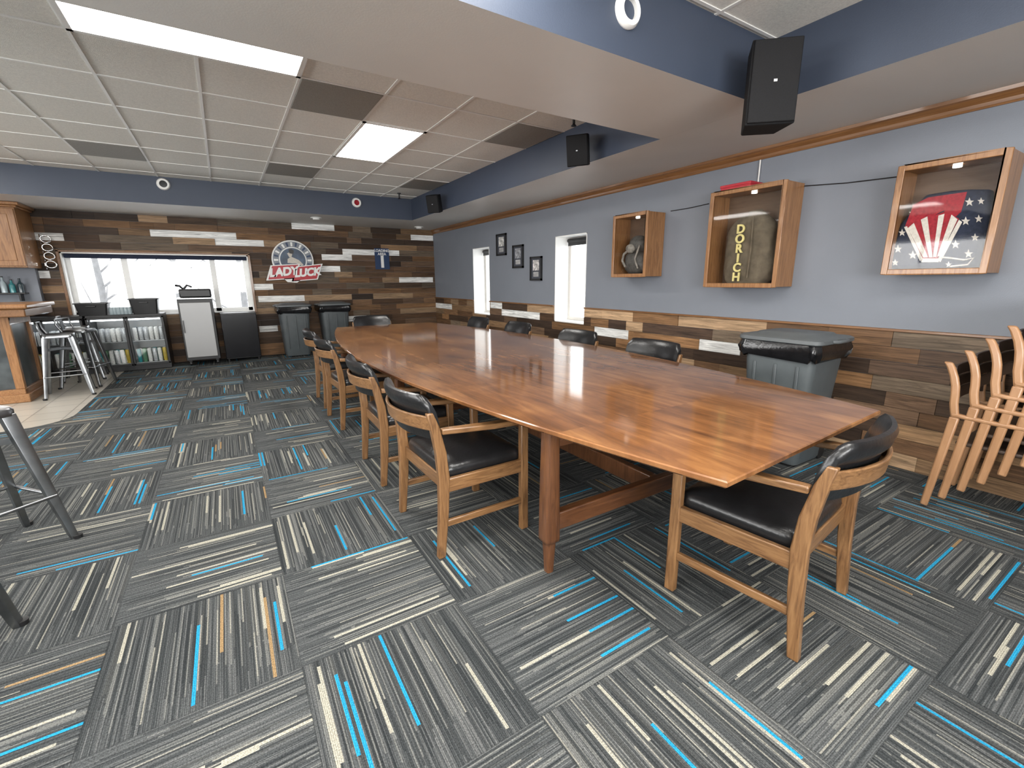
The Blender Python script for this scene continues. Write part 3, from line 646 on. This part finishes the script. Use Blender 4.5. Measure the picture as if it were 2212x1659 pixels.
# ------------------------------------------------------------------ fridges
FGm=glass('fridge_glass',(.97,.98,.98),.05,.02)
canm=[mat('silver_can',(.62,.64,.66),.3,metal=.3,var=.25,scale=60),mat('white_can',(.78,.78,.76),.35,var=.2,scale=50),mat('teal_can',(.03,.30,.34),.3,var=.2),mat('yellow_can',(.62,.45,.06),.3,var=.2),mat('green_can',(.10,.24,.14),.3,var=.2),mat('dark_can',(.05,.06,.09),.3)]
def can_mesh(m,h,r):
    b=MB(); b.lathe([(0,0),(r*.8,0),(r,.01),(r,h-.015),(r*.8,h),(0,h-.003)],n=12); o=b.build('can',m,None,smooth=True); return o
FL=emis('cooler_lamp',(.9,.95,1),12)
def fridge(x0,x1,label,side,seed):
    y0,y1,h=9.0,9.5,.87; t=thing('glass_door_fridge',label,'fridge',((x0+x1)/2,y0,.0))
    b=MB(); th=.035
    b.b2(x0,x1,y0+.05,y1,.0045 if x0<-1.48 else .0,.10); b.b2(x0,x1,y0+.05,y1,h-.06,h); b.b2(x0,x0+th,y0+.05,y1,.1,h-.06); b.b2(x1-th,x1,y0+.05,y1,.1,h-.06); b.b2(x0,x1,y1-.02,y1,.1,h-.06)
    b.build('fridge_body',M['black'],t,world=True,bevel=.003)
    b=MB(); b.b2(x0+.04,x1-.04,y1-.025,y1-.021,.11,h-.07); b.build('inner_liner',M['silver'],t,world=True)
    xm=(x0+x1)/2
    b=MB(); b.b2(x0+.05,x1-.05,y0+.055,y0+.075,h-.085,h-.065); b.build('lamp_strip',FL,t,world=True)
    for z in (.46,.115):
        b=MB(); b.b2(x0+th,x1-th,y0+.09,y1-.03,z-.008,z); b.build('wire_shelf',M['steel'],t,world=True)
    for a,c in ((x0,xm-.002),(xm+.002,x1)):
        b=MB(); f=.028
        b.b2(a,c,y0,y0+.045,.085,.085+f); b.b2(a,c,y0,y0+.045,h-.03-f,h-.03); b.b2(a,a+f,y0,y0+.045,.085,h-.03); b.b2(c-f,c,y0,y0+.045,.085,h-.03)
        d=b.build('door',M['black'],t,world=True,bevel=.003)
        b=MB(); b.b2(a+f,c-f,y0+.02,y0+.024,.113,h-.058); o=b.build('door_glass',FGm,None); o.data.transform(Matrix.Translation(-t.location)); o.parent=d
        n=int((c-a-2*f)/.062); rg=random.Random(seed)
        for lv,(z,hh) in enumerate(((.462,.20),(.117,.21))):
            for k in range(n):
                for dep in (0,1):
                    ci=(rg.choice((0,1,0,1,5)) if lv==0 else rg.choice((2,2,3,4,1,1,0))) ; key=(lv,ci)
                    if key not in PRO:
                        o=can_mesh(canm[ci],hh,.028); PRO[key]=o.data
                    else: o=bpy.data.objects.new('can',PRO[key]); C.objects.link(o)
                    o.location=(a+f+.04+k*(c-a-2*f-.08)/(n-1),y0+.13+.09*dep,z)
                    cn=('silver','white','teal','yellow','green','black')[ci]
                    tag(o,'%s drink can on the %s shelf of the %s glass-door fridge'%(cn,('upper','lower')[lv],side),'can','%s cans on the %s shelf of the %s fridge'%(cn,('upper','lower')[lv],side))
    return t
PRO={}
fx0=at('Y',9.0,193,740).x; fx1=at('Y',9.0,362,740).x
fridge(fx0,fx1,'black two-door glass fridge full of cans below the far window','right',1)
fridge(fx0-.93,fx0-.03,'black glass-door fridge behind the metal stools, left of the other fridge','left',2)
def openbin(x0,x1,y0,y1,z,h,label,m='black',cat='bin',name='black_tub'):
    t=thing(name,label,cat,((x0+x1)/2,(y0+y1)/2,z)); w,d=x1-x0,y1-y0
    b=MB(); b.loft([rr(w*.86,d*.86,.02,0),rr(w,d,.025,h),rr(w+.03,d+.03,.03,h),rr(w+.03,d+.03,.03,h+.015),rr(w-.02,d-.02,.025,h+.015),rr(w*.84,d*.84,.02,.01)]); b.build('tub_body',M[m],t,smooth=True)
    b=MB(); b.box((0,-d/2-.018,h*.8),(w*.3,.02,.02)); b.build('grip',M[m],t,bevel=.004); return t
zt=.871
openbin(at('Y',9.1,160,660).x,at('Y',9.1,232,660).x,9.08,9.36,zt,.17,'low black tub on the left fridge below the window')
openbin(at('Y',9.1,280,660).x,at('Y',9.1,342,660).x,9.08,9.36,zt,.22,'taller black tub on the right fridge next to the silver cabinet')
for k in range(6):
    x=at('Y',9.15,238+8*k,660).x; o=can_mesh(canm[1],.11,.03); o.name='drinking_glass'; o.data.materials[0]=BGs[2]; o.location=(x,9.15,zt); tag(o,'clear drinking glass standing between the two black tubs','glass','glasses between the black tubs')
cx0=at('Y',8.98,390,700).x; cx1=at('Y',8.98,466,700).x
t=thing('silver_cabinet','tall silver-front cabinet on casters in front of the far window','cabinet',((cx0+cx1)/2,9.2,0))
b=MB(); b.b2(cx0,cx1,9.0,9.48,.09,1.08); b.build('cabinet_body',M['black'],t,world=True,bevel=.006)
b=MB(); b.b2(cx0+.02,cx1-.03,8.975,9.0,.14,1.03); d=b.build('door',M['silver'],t,world=True,bevel=.008)
b=MB(); b.tube([(cx0+.04,8.955,.55),(cx0+.04,8.955,.75)],.008,8); b.b2(cx0+.035,cx0+.045,8.955,8.98,.56,.57); b.b2(cx0+.035,cx0+.045,8.955,8.98,.73,.74); o=b.build('handle',M['steel'],None); o.data.transform(Matrix.Translation(-t.location)); o.parent=d
b=MB(); b.b2(cx0-.01,cx1+.01,8.98,9.5,1.08,1.105); b.build('cabinet_top',M['steel'],t,world=True,bevel=.004)
for x in (cx0+.05,cx1-.05):
    for y in (9.04,9.42):
        b=MB(); b.lathe([(0,-.014),(.036,-.014),(.04,0),(.036,.014),(0,.014)],(x,y,.04),14,Matrix.Rotation(PI/2,3,'Y')); b.b2(x-.02,x+.02,y-.02,y+.02,.07,.09); b.build('caster',M['black'],t,world=True,smooth=True)
t=thing('receipt_machine','black counter machine with raised arm on the silver cabinet','machine',((cx0+cx1)/2,9.2,1.105))
b=MB(); b.b2(cx0+.04,cx1+.0,9.05,9.35,1.106,1.24); b.build('machine_body',M['black'],t,world=True,bevel=.02)
b=MB(); b.tube([(cx0+.10,9.15,1.24),(cx0+.06,9.14,1.29),(cx0+.0,9.13,1.30)],.016,8); b.build('arm',M['blackgl'],t,world=True,smooth=True)
b=MB(); b.tube([(cx0+.10,9.15,1.24),(cx0+.16,9.15,1.30),(cx0+.22,9.15,1.27)],.016,8); b.build('arm',M['blackgl'],t,world=True,smooth=True)
bx0=at('Y',9.05,481,720).x; bx1=at('Y',9.05,559,720).x
t=thing('black_cooler','low black cooler cabinet with solid door beside the silver cabinet','cooler',((bx0+bx1)/2,9.3,0))
b=MB(); b.b2(bx0,bx1,9.09,9.54,.05,.83); b.build('cooler_body',M['black'],t,world=True,bevel=.008)
b=MB(); b.b2(bx0+.005,bx1-.005,9.055,9.088,.07,.81); b.build('door',M['blackgl'],t,world=True,bevel=.006)
for x in (bx0+.04,bx1-.04):
    for y in (9.13,9.5):
        b=MB(); b.lathe([(.02,0),(.02,.05)],(x,y,0),12); b.build('foot',M['black'],t,world=True)
# ------------------------------------------------------------------ far-wall signs
YW=YF-.022
def pY(x,y,yy=YW): return at('Y',yy,x,y)
t=thing('logo_sign','round grey and navy team logo sign with red banner on the plank wall','sign',tuple(pY(632,565)))
cdisc=pY(633,562,YW-.03)
def disc(r,ya,yb,m,name,cx=0,cz=0,n=40,sx=1):
    b=MB(); P=[(cdisc.x+cx+sx*r*math.cos(2*PI*k/n),ya,cdisc.z+cz+r*math.sin(2*PI*k/n)) for k in range(n)]; b.poly(P,(0,-1,0),ya-yb); return b.build(name,m,t,world=True)
R_=.355
disc(R_,YW,YW-.03,M['white'],'rim'); disc(R_*.94,YW-.03,YW-.034,mat('grey_enamel',(.20,.22,.25),.4),'ring'); disc(R_*.66,YW-.034,YW-.038,M['white'],'inner_rim'); disc(R_*.61,YW-.038,YW-.042,mat('steel_blue',(.05,.08,.13),.4,var=.4,scale=9),'emblem_field')
for k in range(15):
    b=MB(); a=math.radians(-15+15*k); c=Vector((cdisc.x+R_*.80*math.cos(a),YW-.034,cdisc.z+R_*.80*math.sin(a)))
    er=Vector((math.cos(a),0,math.sin(a))); et=Vector((-math.sin(a),0,math.cos(a)))
    b.poly([c+er*x+et*z for x,z in ((-.036,-.014),(.036,-.018),(.036,.018),(-.036,.014))],(0,-1,0),.004); b.build('ring_mark',M['white'] if k%2 else M['nav2'],t,world=True)
def pz(L): return [Vector((cdisc.x+x,YW-.042,cdisc.z+z)) for x,z in L]
b=MB(); b.poly(pz([(-.09,.02),(-.03,.06),(.02,.04),(.10,.00),(.17,-.08),(.14,-.10),(.05,-.06),(-.02,-.06),(-.10,-.05)]),(0,-1,0),.004); b.poly(pz([(-.06,.05),(-.02,.06),(.0,.12),(-.04,.14),(-.09,.12)]),(0,-1,0),.004); b.build('seated_figure',M['whitec'],t,world=True)
b=MB(); b.poly(pz([(-.05,.12),(.01,.11),(.03,.17),(-.01,.20),(-.06,.19)]),(0,-1,0),.006); b.build('figure_hair',M['black'],t,world=True)
def ban(P,ext,m,name,d0,d1):
    b=MB(); c=sum((Vector(q) for q in [(pY(*p)) for p in P]),Vector())/len(P)
    Q=[]
    for p in P:
        v=pY(*p); v=c+(v-c)*ext; Q.append(Vector((v.x,YW-d0,v.z)))
    b.poly(Q,(0,-1,0),d1); return b.build(name,m,t,world=True)
P1=[(587,575),(643,572),(638,600),(579,604)]; P2=[(644,577),(692,572),(683,602),(633,606)]
P3=[(612,600),(650,602),(640,610),(622,609)]
for P in (P1,P2,P3): ban(P,1.13,M['white'],'banner_edge',.045,.012)
for P in (P1,P2): ban(P,1.0,M['red'],'banner',.057,.005)
a=pY(611,588); text('lettering','LADY',.20,M['white'],t,faceY((a.x,YW-.064,a.z)) @ Matrix.Rotation(.10,4,'Z'),.002,shear=.25,bold=.010,space=.93)
a=pY(662,589); text('lettering','LUCK',.19,M['white'],t,faceY((a.x,YW-.064,a.z)) @ Matrix.Rotation(.10,4,'Z'),.002,shear=.25,bold=.010,space=.90)
a=pY(808,536); c=pY(842,582); t=thing('loading_sign','navy rectangular sign with a large white number one','sign',((a.x+c.x)/2,YW,(a.z+c.z)/2))
b=MB(); b.b2(a.x,c.x,YW-.012,YW,c.z,a.z); b.build('sign_board',M['nav2'],t,world=True,bevel=.002)
mx=(a.x+c.x)/2
text('lettering','LOADING',.070,M['white'],t,faceY((mx,YW-.0145,a.z-.05)),.001,bold=.002)
text('lettering','AREA',.070,M['white'],t,faceY((mx,YW-.0145,a.z-.115)),.001,bold=.002)
text('number','1',.31,M['white'],t,faceY((mx,YW-.0145,c.z+.14)),.001,bold=.014)
# ------------------------------------------------------------------ picture frames
def pic(x0,x1,y0,y1,label,ca,cb,k_):
    p=wy(x0,(y0+y1)/2); q=wy(x1,(y0+y1)/2); zt_=wy((x0+x1)/2,y0).z; zb_=wy((x0+x1)/2,y1).z
    t=thing('picture_frame',label,'picture',(XR-.01,(p.y+q.y)/2,(zt_+zb_)/2)); ya,yb=q.y,p.y; f=.028
    b=MB(); b.b2(XR-.025,XR-.001,ya,ya+f,zb_,zt_); b.b2(XR-.025,XR-.001,yb-f,yb,zb_,zt_); b.b2(XR-.025,XR-.001,ya,yb,zb_,zb_+f); b.b2(XR-.025,XR-.001,ya,yb,zt_-f,zt_); b.build('frame',M['black'],t,world=True)
    b=MB(); b.b2(XR-.012,XR-.002,ya+f,yb-f,zb_+f,zt_-f); b.build('mat_board',mat('mat_board_%d'%k_,(.05,.055,.07),.6),t,world=True)
    b=MB(); w=yb-ya; h=zt_-zb_; b.b2(XR-.015,XR-.012,ya+w*.24,yb-w*.24,zb_+h*.42,zt_-h*.15); b.build('photo',mat('photo_print_%d'%k_,ca,.4,var=.7,scale=25),t,world=True)
    b=MB()
    b.b2(XR-.015,XR-.012,ya+w*.28,yb-w*.28,zb_+h*.16,zb_+h*.36); b.build('caption_plate',mat('plate_%d'%k_,cb,.4,var=.5,scale=60,stretch=(1,.1,3)),t,world=True)
pic(1074,1095,505,552,'upper black picture frame with a pale photo, left of the deep windows gap',(.5,.5,.48),(.3,.3,.3),1)
pic(1109,1132,529,579,'middle black picture frame of the three stepping down the wall',(.26,.27,.29),(.35,.35,.35),2)
pic(1147,1172,554,606,'lowest black picture frame, closest to the second narrow window',(.5,.48,.47),(.3,.3,.3),3)
# ------------------------------------------------------------------ display cases
XF=XR-.26
def case(tl,tr,bl,br_,label):
    y1=(at('X',XF,*tl).y+at('X',XF,*bl).y)/2; y0=(at('X',XF,*tr).y+at('X',XF,*br_).y)/2
    z1=(at('X',XF,*tl).z+at('X',XF,*tr).z)/2; z0=(at('X',XF,*bl).z+at('X',XF,*br_).z)/2
    t=thing('display_case',label,'display case',(XR-.13,(y0+y1)/2,z0),0,'glazed wooden display cases on the right wall'); k=.022
    for q in ((XF+.02,XR-.001,y0,y0+k,z0,z1),(XF+.02,XR-.001,y1-k,y1,z0,z1)): b=MB(); b.b2(*q); b.build('side_panel',M['case_z'],t,world=True,bevel=.002)
    for nm,q in (('bottom_panel',(XF+.02,XR-.001,y0+k,y1-k,z0,z0+k)),('top_panel',(XF+.02,XR-.001,y0+k,y1-k,z1-k,z1))): b=MB(); b.b2(*q); b.build(nm,M['case_y'],t,world=True,bevel=.002)
    b=MB(); b.b2(XR-.012,XR-.002,y0+k,y1-k,z0+k,z1-k); b.build('back_panel',M['case_in'],t,world=True)
    f=.03; b=MB(); b.b2(XF,XF+.02,y0-.004,y0+f,z0-.004,z1+.004); b.b2(XF,XF+.02,y1-f,y1+.004,z0-.004,z1+.004); b.b2(XF,XF+.02,y0+f,y1-f,z0-.004,z0+f); b.b2(XF,XF+.02,y0+f,y1-f,z1-f,z1+.004)
    b.build('front_frame',M['case_z'],t,world=True,bevel=.004)
    b=MB(); b.b2(XF+.009,XF+.012,y0+f,y1-f,z0+f,z1-f); b.build('glass_pane',M['cglass'],t,world=True)
    b=MB(); yc=(y0+y1)/2; b.lathe([(0,0),(.022,0),(.022,.014),(0,.014)],(XF+.12,yc,z1-k-.015),16); b.build('case_lamp',emis('case_lamp_glow',(1,.9,.75),5),t,world=True)
    return t,y0,y1,z0,z1
cA=case((1325,468),(1403,455),(1320,597),(1390,598),'smallest glazed wooden case with grey flight gear inside')
cB=case((1537,418),(1702,388),(1518,617),(1672,622),'middle glazed wooden case holding a stencilled olive bag')
cD=case((1945,358),(2185,322),(1900,590),(2132,592),'glazed wooden case holding a stars and stripes jacket, nearest the camera')
_,y0,y1,z0,z1=cA; yc=(y0+y1)/2; w=y1-y0; zb=z0+.0225
t=thing('flight_gear','dark flying helmet and straps heaped in the smallest case','helmet',(XR-.13,yc,zb))
def blob(b,c,r,seed,amp=.12,n=16,mm=10):
    rg=random.Random(seed); ph=[rg.uniform(0,6) for _ in range(6)]; secs=[]
    for i in range(1,mm):
        th=PI*i/mm-PI/2; ring=[]
        for j in range(n):
            a=2*PI*j/n; k=1+amp*(math.sin(2*a+ph[0]+th*2)+.6*math.sin(3*a+ph[1]-th*3)+.5*math.sin(5*th+ph[2]))/2
            ring.append((c[0]+r[0]*k*math.cos(th)*math.cos(a),c[1]+r[1]*k*math.cos(th)*math.sin(a),c[2]+r[2]*math.sin(th)))
        secs.append(ring)
    b.loft(secs)
b=MB(); blob(b,(XR-.13,yc,zb+.13),(.085,w*.36,.13),1,.14); b.build('pack',M['gear'],t,world=True,smooth=True)
b=MB(); blob(b,(XR-.13,yc-.02,zb+.31),(.085,.12,.10),2,.05); b.build('helmet_shell',M['gear'],t,world=True,smooth=True)
b=MB(); blob(b,(XR-.21,yc+.02,zb+.27),(.03,.065,.05),3,.1); b.build('face_mask',M['gear2'],t,world=True,smooth=True)
for P,r_ in (([(XR-.21,yc+.05,zb+.25),(XR-.21,yc+.11,zb+.22),(XR-.2,yc+.14,zb+.15),(XR-.21,yc+.08,zb+.08)],.014),([(XR-.2,yc-.1,zb+.3),(XR-.22,yc-.06,zb+.16),(XR-.21,yc-.1,zb+.06)],.011)):
    b=MB(); b.tube(P,r_,8); b.build('hose',M['gear2'],t,world=True,smooth=True)
_,y0,y1,z0,z1=cB; yc=(y0+y1)/2-.02; zb=z0+.0225; hB=(z1-z0)*.70
t=thing('duffel_bag','stuffed olive canvas bag with yellow stencilled letters in the middle case','bag',(XR-.13,yc,zb))
b=MB(); secs=[]; wB=(y1-y0)*.35
for i in range(15):
    q=i/14; k=min(1-(abs(2*q-.95))**5*.35,1); ring=[]
    for j in range(28):
        a=2*PI*j/28; n_=1+.035*math.sin(4*a+q*9)+.025*math.sin(7*a-q*14)
        ring.append((XR-.135+.085*k*n_*math.copysign(abs(math.cos(a))**.7,math.cos(a)),yc+wB*(1.0-.12*q)*k*n_*math.copysign(abs(math.sin(a))**.7,math.sin(a)),zb+hB*q))
    secs.append(ring)
b.loft(secs); b.build('bag_body',M['olive'],t,world=True,smooth=True)
for P,r_ in (([(XR-.13,yc+.05,zb+hB-.01),(XR-.15,yc+.03,zb+hB+.03),(XR-.13,yc-.05,zb+hB+.035),(XR-.12,yc-.09,zb+hB-.005)],.014),([(XR-.235,yc-.05,zb+hB*.97),(XR-.238,yc-.06,zb+hB*.5),(XR-.235,yc-.05,zb+.05)],.007)):
    b=MB(); b.tube(P,r_,8); b.build('strap',M['olive'],t,world=True,smooth=True)
zc=zb+hB*.46; L_=text('stencil_letters','D\nO\nR\nI\nC\nH',.098,M['yellow'],t,faceX((XR-.239,yc+.045,zb+hB*.84)),.005,line=.80,bold=.003)
zs=[v.co.z for v in L_.data.vertices]; sh=(zc-t.location.z)-(max(zs)+min(zs))/2
L_.data.transform(Matrix.Translation((0,0,sh)))
p=at('X',XR-.15,1568,400); q=at('X',XR-.15,1632,396); zt_=z1+.004
t=thing('red_box','small red box lying on top of the middle display case','box',(XR-.13,(p.y+q.y)/2,zt_))
b=MB(); b.b2(XR-.22,XR-.05,q.y,p.y,zt_,zt_+.035); b.build('box_base',M['red'],t,world=True,bevel=.003)
b=MB(); b.b2(XR-.224,XR-.046,q.y-.004,p.y+.004,zt_+.028,zt_+.05); b.build('box_lid',M['red'],t,world=True,bevel=.003)
_,y0,y1,z0,z1=cD; XJ=XR-.13; zb=z0+.0225
def jp(L,xx=XJ): return [at('X',XJ,*p)+Vector((xx-XJ,0,0)) for p in L]
jl=[(1985,438),(2005,418),(2060,409),(2100,406),(2146,406),(2145,455),(2137,510),(2117,577),(1985,580),(1922,579),(1928,535),(1950,480)]
jz=min(v.z for v in jp(jl)); dz=zb-jz+.001
t=thing('racing_jacket','folded navy jacket with white stars and red and white stripes','jacket',(XJ,(y0+y1)/2,zb))
def jpoly(L,d0,th,m,name):
    b=MB(); P=[v+Vector((-d0,0,dz)) for v in jp(L)]; b.poly(P,(-1,0,0),th); return b.build(name,m,t,world=True,bevel=.004 if th>.01 else 0)
b=MB(); P=[v+Vector((.05,0,dz)) for v in jp(jl)]; c=sum(P,Vector())/len(P)
b.loft([[c+(v-c)*.92 for v in P],[v+Vector((-.02,0,0)) for v in P],[v+Vector((-.07,0,0)) for v in P],[c+(v-c)*.92+Vector((-.09,0,0)) for v in P]]); o=b.build('jacket_body',M['nav3'],t,world=True,bevel=.012,seg=3)
jpoly([(2012,424),(2095,412),(2082,455),(2063,472),(2045,452),(2026,462)],.041,.006,M['redc'],'collar_panel')
jpoly([(1980,440),(2012,424),(2028,462),(2050,453),(2078,470),(2052,515),(2032,555),(1999,555),(1972,510),(1962,485)],.042,.004,M['redc'],'stripe_panel')
for L in ([(1968,490),(1981,479),(2011,552),(2001,553)],[(1996,472),(2010,465),(2021,552),(2014,553)],[(2034,463),(2047,459),(2029,552),(2022,552)],[(2062,461),(2075,471),(2038,549),(2031,551)]): jpoly(L,.047,.002,M['whitec'],'white_stripe')
for L in ([(1960,488),(1966,486),(2000,555),(1994,560)],[(2078,472),(2085,477),(2038,563),(2032,558)],[(1996,555),(2036,555),(2034,563),(1998,563)]): jpoly(L,.047,.003,M['whitec'],'piping')
for sx_,sy_,r_ in ((1978,458,9),(1955,500,8),(1946,535,9),(1940,564,8),(1978,548,10),(2100,434,10),(2092,475,10),(2070,525,10),(2098,545,10),(2120,470,9),(2055,568,7),(2112,510,9),(2125,432,8)):
    jpoly([(sx_+r_*(1 if k%2==0 else .42)*math.sin(k*PI/5),sy_-r_*(1 if k%2==0 else .42)*math.cos(k*PI/5)) for k in range(10)],.041,.004,M['whitec'],'star')
b=MB(); b.tube([v+Vector((-.055,0,dz)) for v in jp([(2036,552),(2060,554),(2090,558),(2110,554),(2098,568),(2060,572)])],.005,8); b.build('cord',M['whitec'],t,world=True,smooth=True)
b=MB(); a1=at('X',XR-.012,1645,325); b.tube([(XR-.012,a1.y,S-.085),(XR-.012,a1.y,cB[4]+.01)],.006,8); tag(b.build('power_cable',M['tbar']),'pale cable dropping from the crown trim to the middle case','cable')
b=MB(); p=wy(1450,456); q=wy(1532,440); b.tube([(XR-.006,p.y,p.z),(XR-.006,(p.y+q.y)/2,(p.z+q.z)/2-.006),(XR-.006,q.y,q.z)],.004,6); tag(b.build('power_cable',M['black']),'thin dark cable between the smallest and middle cases','cable')
b=MB(); p=wy(1738,402); q=wy(1940,382); b.tube([(XR-.006,p.y,p.z),(XR-.006,(p.y+q.y)/2,(p.z+q.z)/2-.008),(XR-.006,q.y,q.z)],.004,6); tag(b.build('power_cable',M['black']),'thin dark cable between the middle case and the jacket case','cable')
# ------------------------------------------------------------------ speakers
def speaker(c,w,h,d,rz,tilt,label):
    t=thing('wall_speaker',label,'speaker',c,rz); t.rotation_euler=(tilt,0,rz)
    b=MB(); b.loft([[(-w/2,-d/2,z),(w/2,-d/2,z),(w*.36,d/2,z),(-w*.36,d/2,z)] for z in (-h/2,h/2)]); b.build('speaker_cabinet',M['speaker'],t,bevel=.008)
    b=MB(); b.box((0,-d/2-.008,0),(w*.94,.016,h*.96)); g=b.build('grille',M['speaker'],t,bevel=.005)
    b=MB(); b.box((0,-d/2-.018,0),(w*.07,.004,h*.03)); b.build('badge',M['steel'],g)
    b=MB(); b.box((0,d/2+.02,h*.2),(.05,.06,.10)); b.build('bracket',M['black'],t); return t
p=at('Y',1.60,1658,192); speaker((p.x,1.60,p.z),.25,.41,.19,-math.radians(42),math.radians(0),'large black speaker hanging at the corner of the beam and blue fascia')
p=at('X',XS-.17,1252,325); speaker((p.x,p.y,p.z),.20,.25,.16,-math.radians(55),math.radians(14),'small tilted black speaker on the right fascia beyond the beam')
p=at('X',XS-.16,940,440); speaker((p.x,p.y,p.z),.20,.25,.16,-math.radians(50),math.radians(14),'small black speaker in the far right corner of the ceiling recess')
def port(p,m2,label):
    t=thing('round_port',label,'wall fitting',tuple(p)); mt=Matrix.Rotation(PI/2,3,'X')
    b=MB(); b.lathe([(.045,-.002),(.075,-.002),(.078,.012),(.066,.03),(.045,.03),(.045,-.002)],(0,0,0),28,mt); o=b.build('ring',M['tbar'],t,smooth=True)
    b=MB(); b.lathe([(0,0),(.044,0),(.044,.01),(0,.012)],(0,0,0),24,mt); b.build('core',m2,t,smooth=True)
port(at('Y',B1,1353,25),M['navy'],'white ring port with blue centre on the near beam fascia')
port(at('Y',YS,353,398),M['black'],'white ring port with black centre on the far fascia, left one')
port(at('Y',YS,770,438),M['redc'],'white ring port with dark red centre on the far fascia, right one')
for px,py,lb in ((683,470,'round white ceiling detector under the far soffit, centre one'),(905,490,'round white ceiling detector near the far right corner')):
    p=at('Z',S,px,py); t=thing('smoke_detector',lb,'smoke detector',(p.x,min(p.y,YF-.2),S)); b=MB(); b.lathe([(0,-.001),(.09,-.001),(.09,-.012),(.0,-.012)],(0,0,0),24); b.build('base_plate',M['white'],t,smooth=True)
    b=MB(); b.lathe([(0,-.012),(.06,-.012),(.05,-.035),(0,-.038)],(0,0,0),24); b.build('sensor_dome',M['white'],t,smooth=True)
for px,py,lb in ((1240,258,'black sprinkler head on the ceiling just past the beam'),(862,427,'black sprinkler head hanging near the far right corner')):
    p=at('Z',CE,px,py-10); t=thing('ceiling_sprinkler',lb,'sprinkler',(min(p.x,XS-.1),min(p.y,YS-.15),CE)); b=MB(); b.lathe([(.03,-.001),(.03,-.01),(.012,-.012),(.012,-.07)],(0,0,0),16); b.build('pipe',M['black'],t,smooth=True)
    b=MB(); b.lathe([(.006,-.07),(.022,-.085),(.025,-.09),(.0,-.092)],(0,0,0),16); b.build('deflector',M['black'],t,smooth=True)
# ------------------------------------------------------------------ world
w=bpy.data.worlds.new('world'); bpy.context.scene.world=w; w.use_nodes=True; bg=w.node_tree.nodes['Background']; bg.inputs[0].default_value=(.96,.98,1,1); bg.inputs[1].default_value=4.0
try:
    bpy.context.scene.view_settings.view_transform='Standard'
except Exception: pass
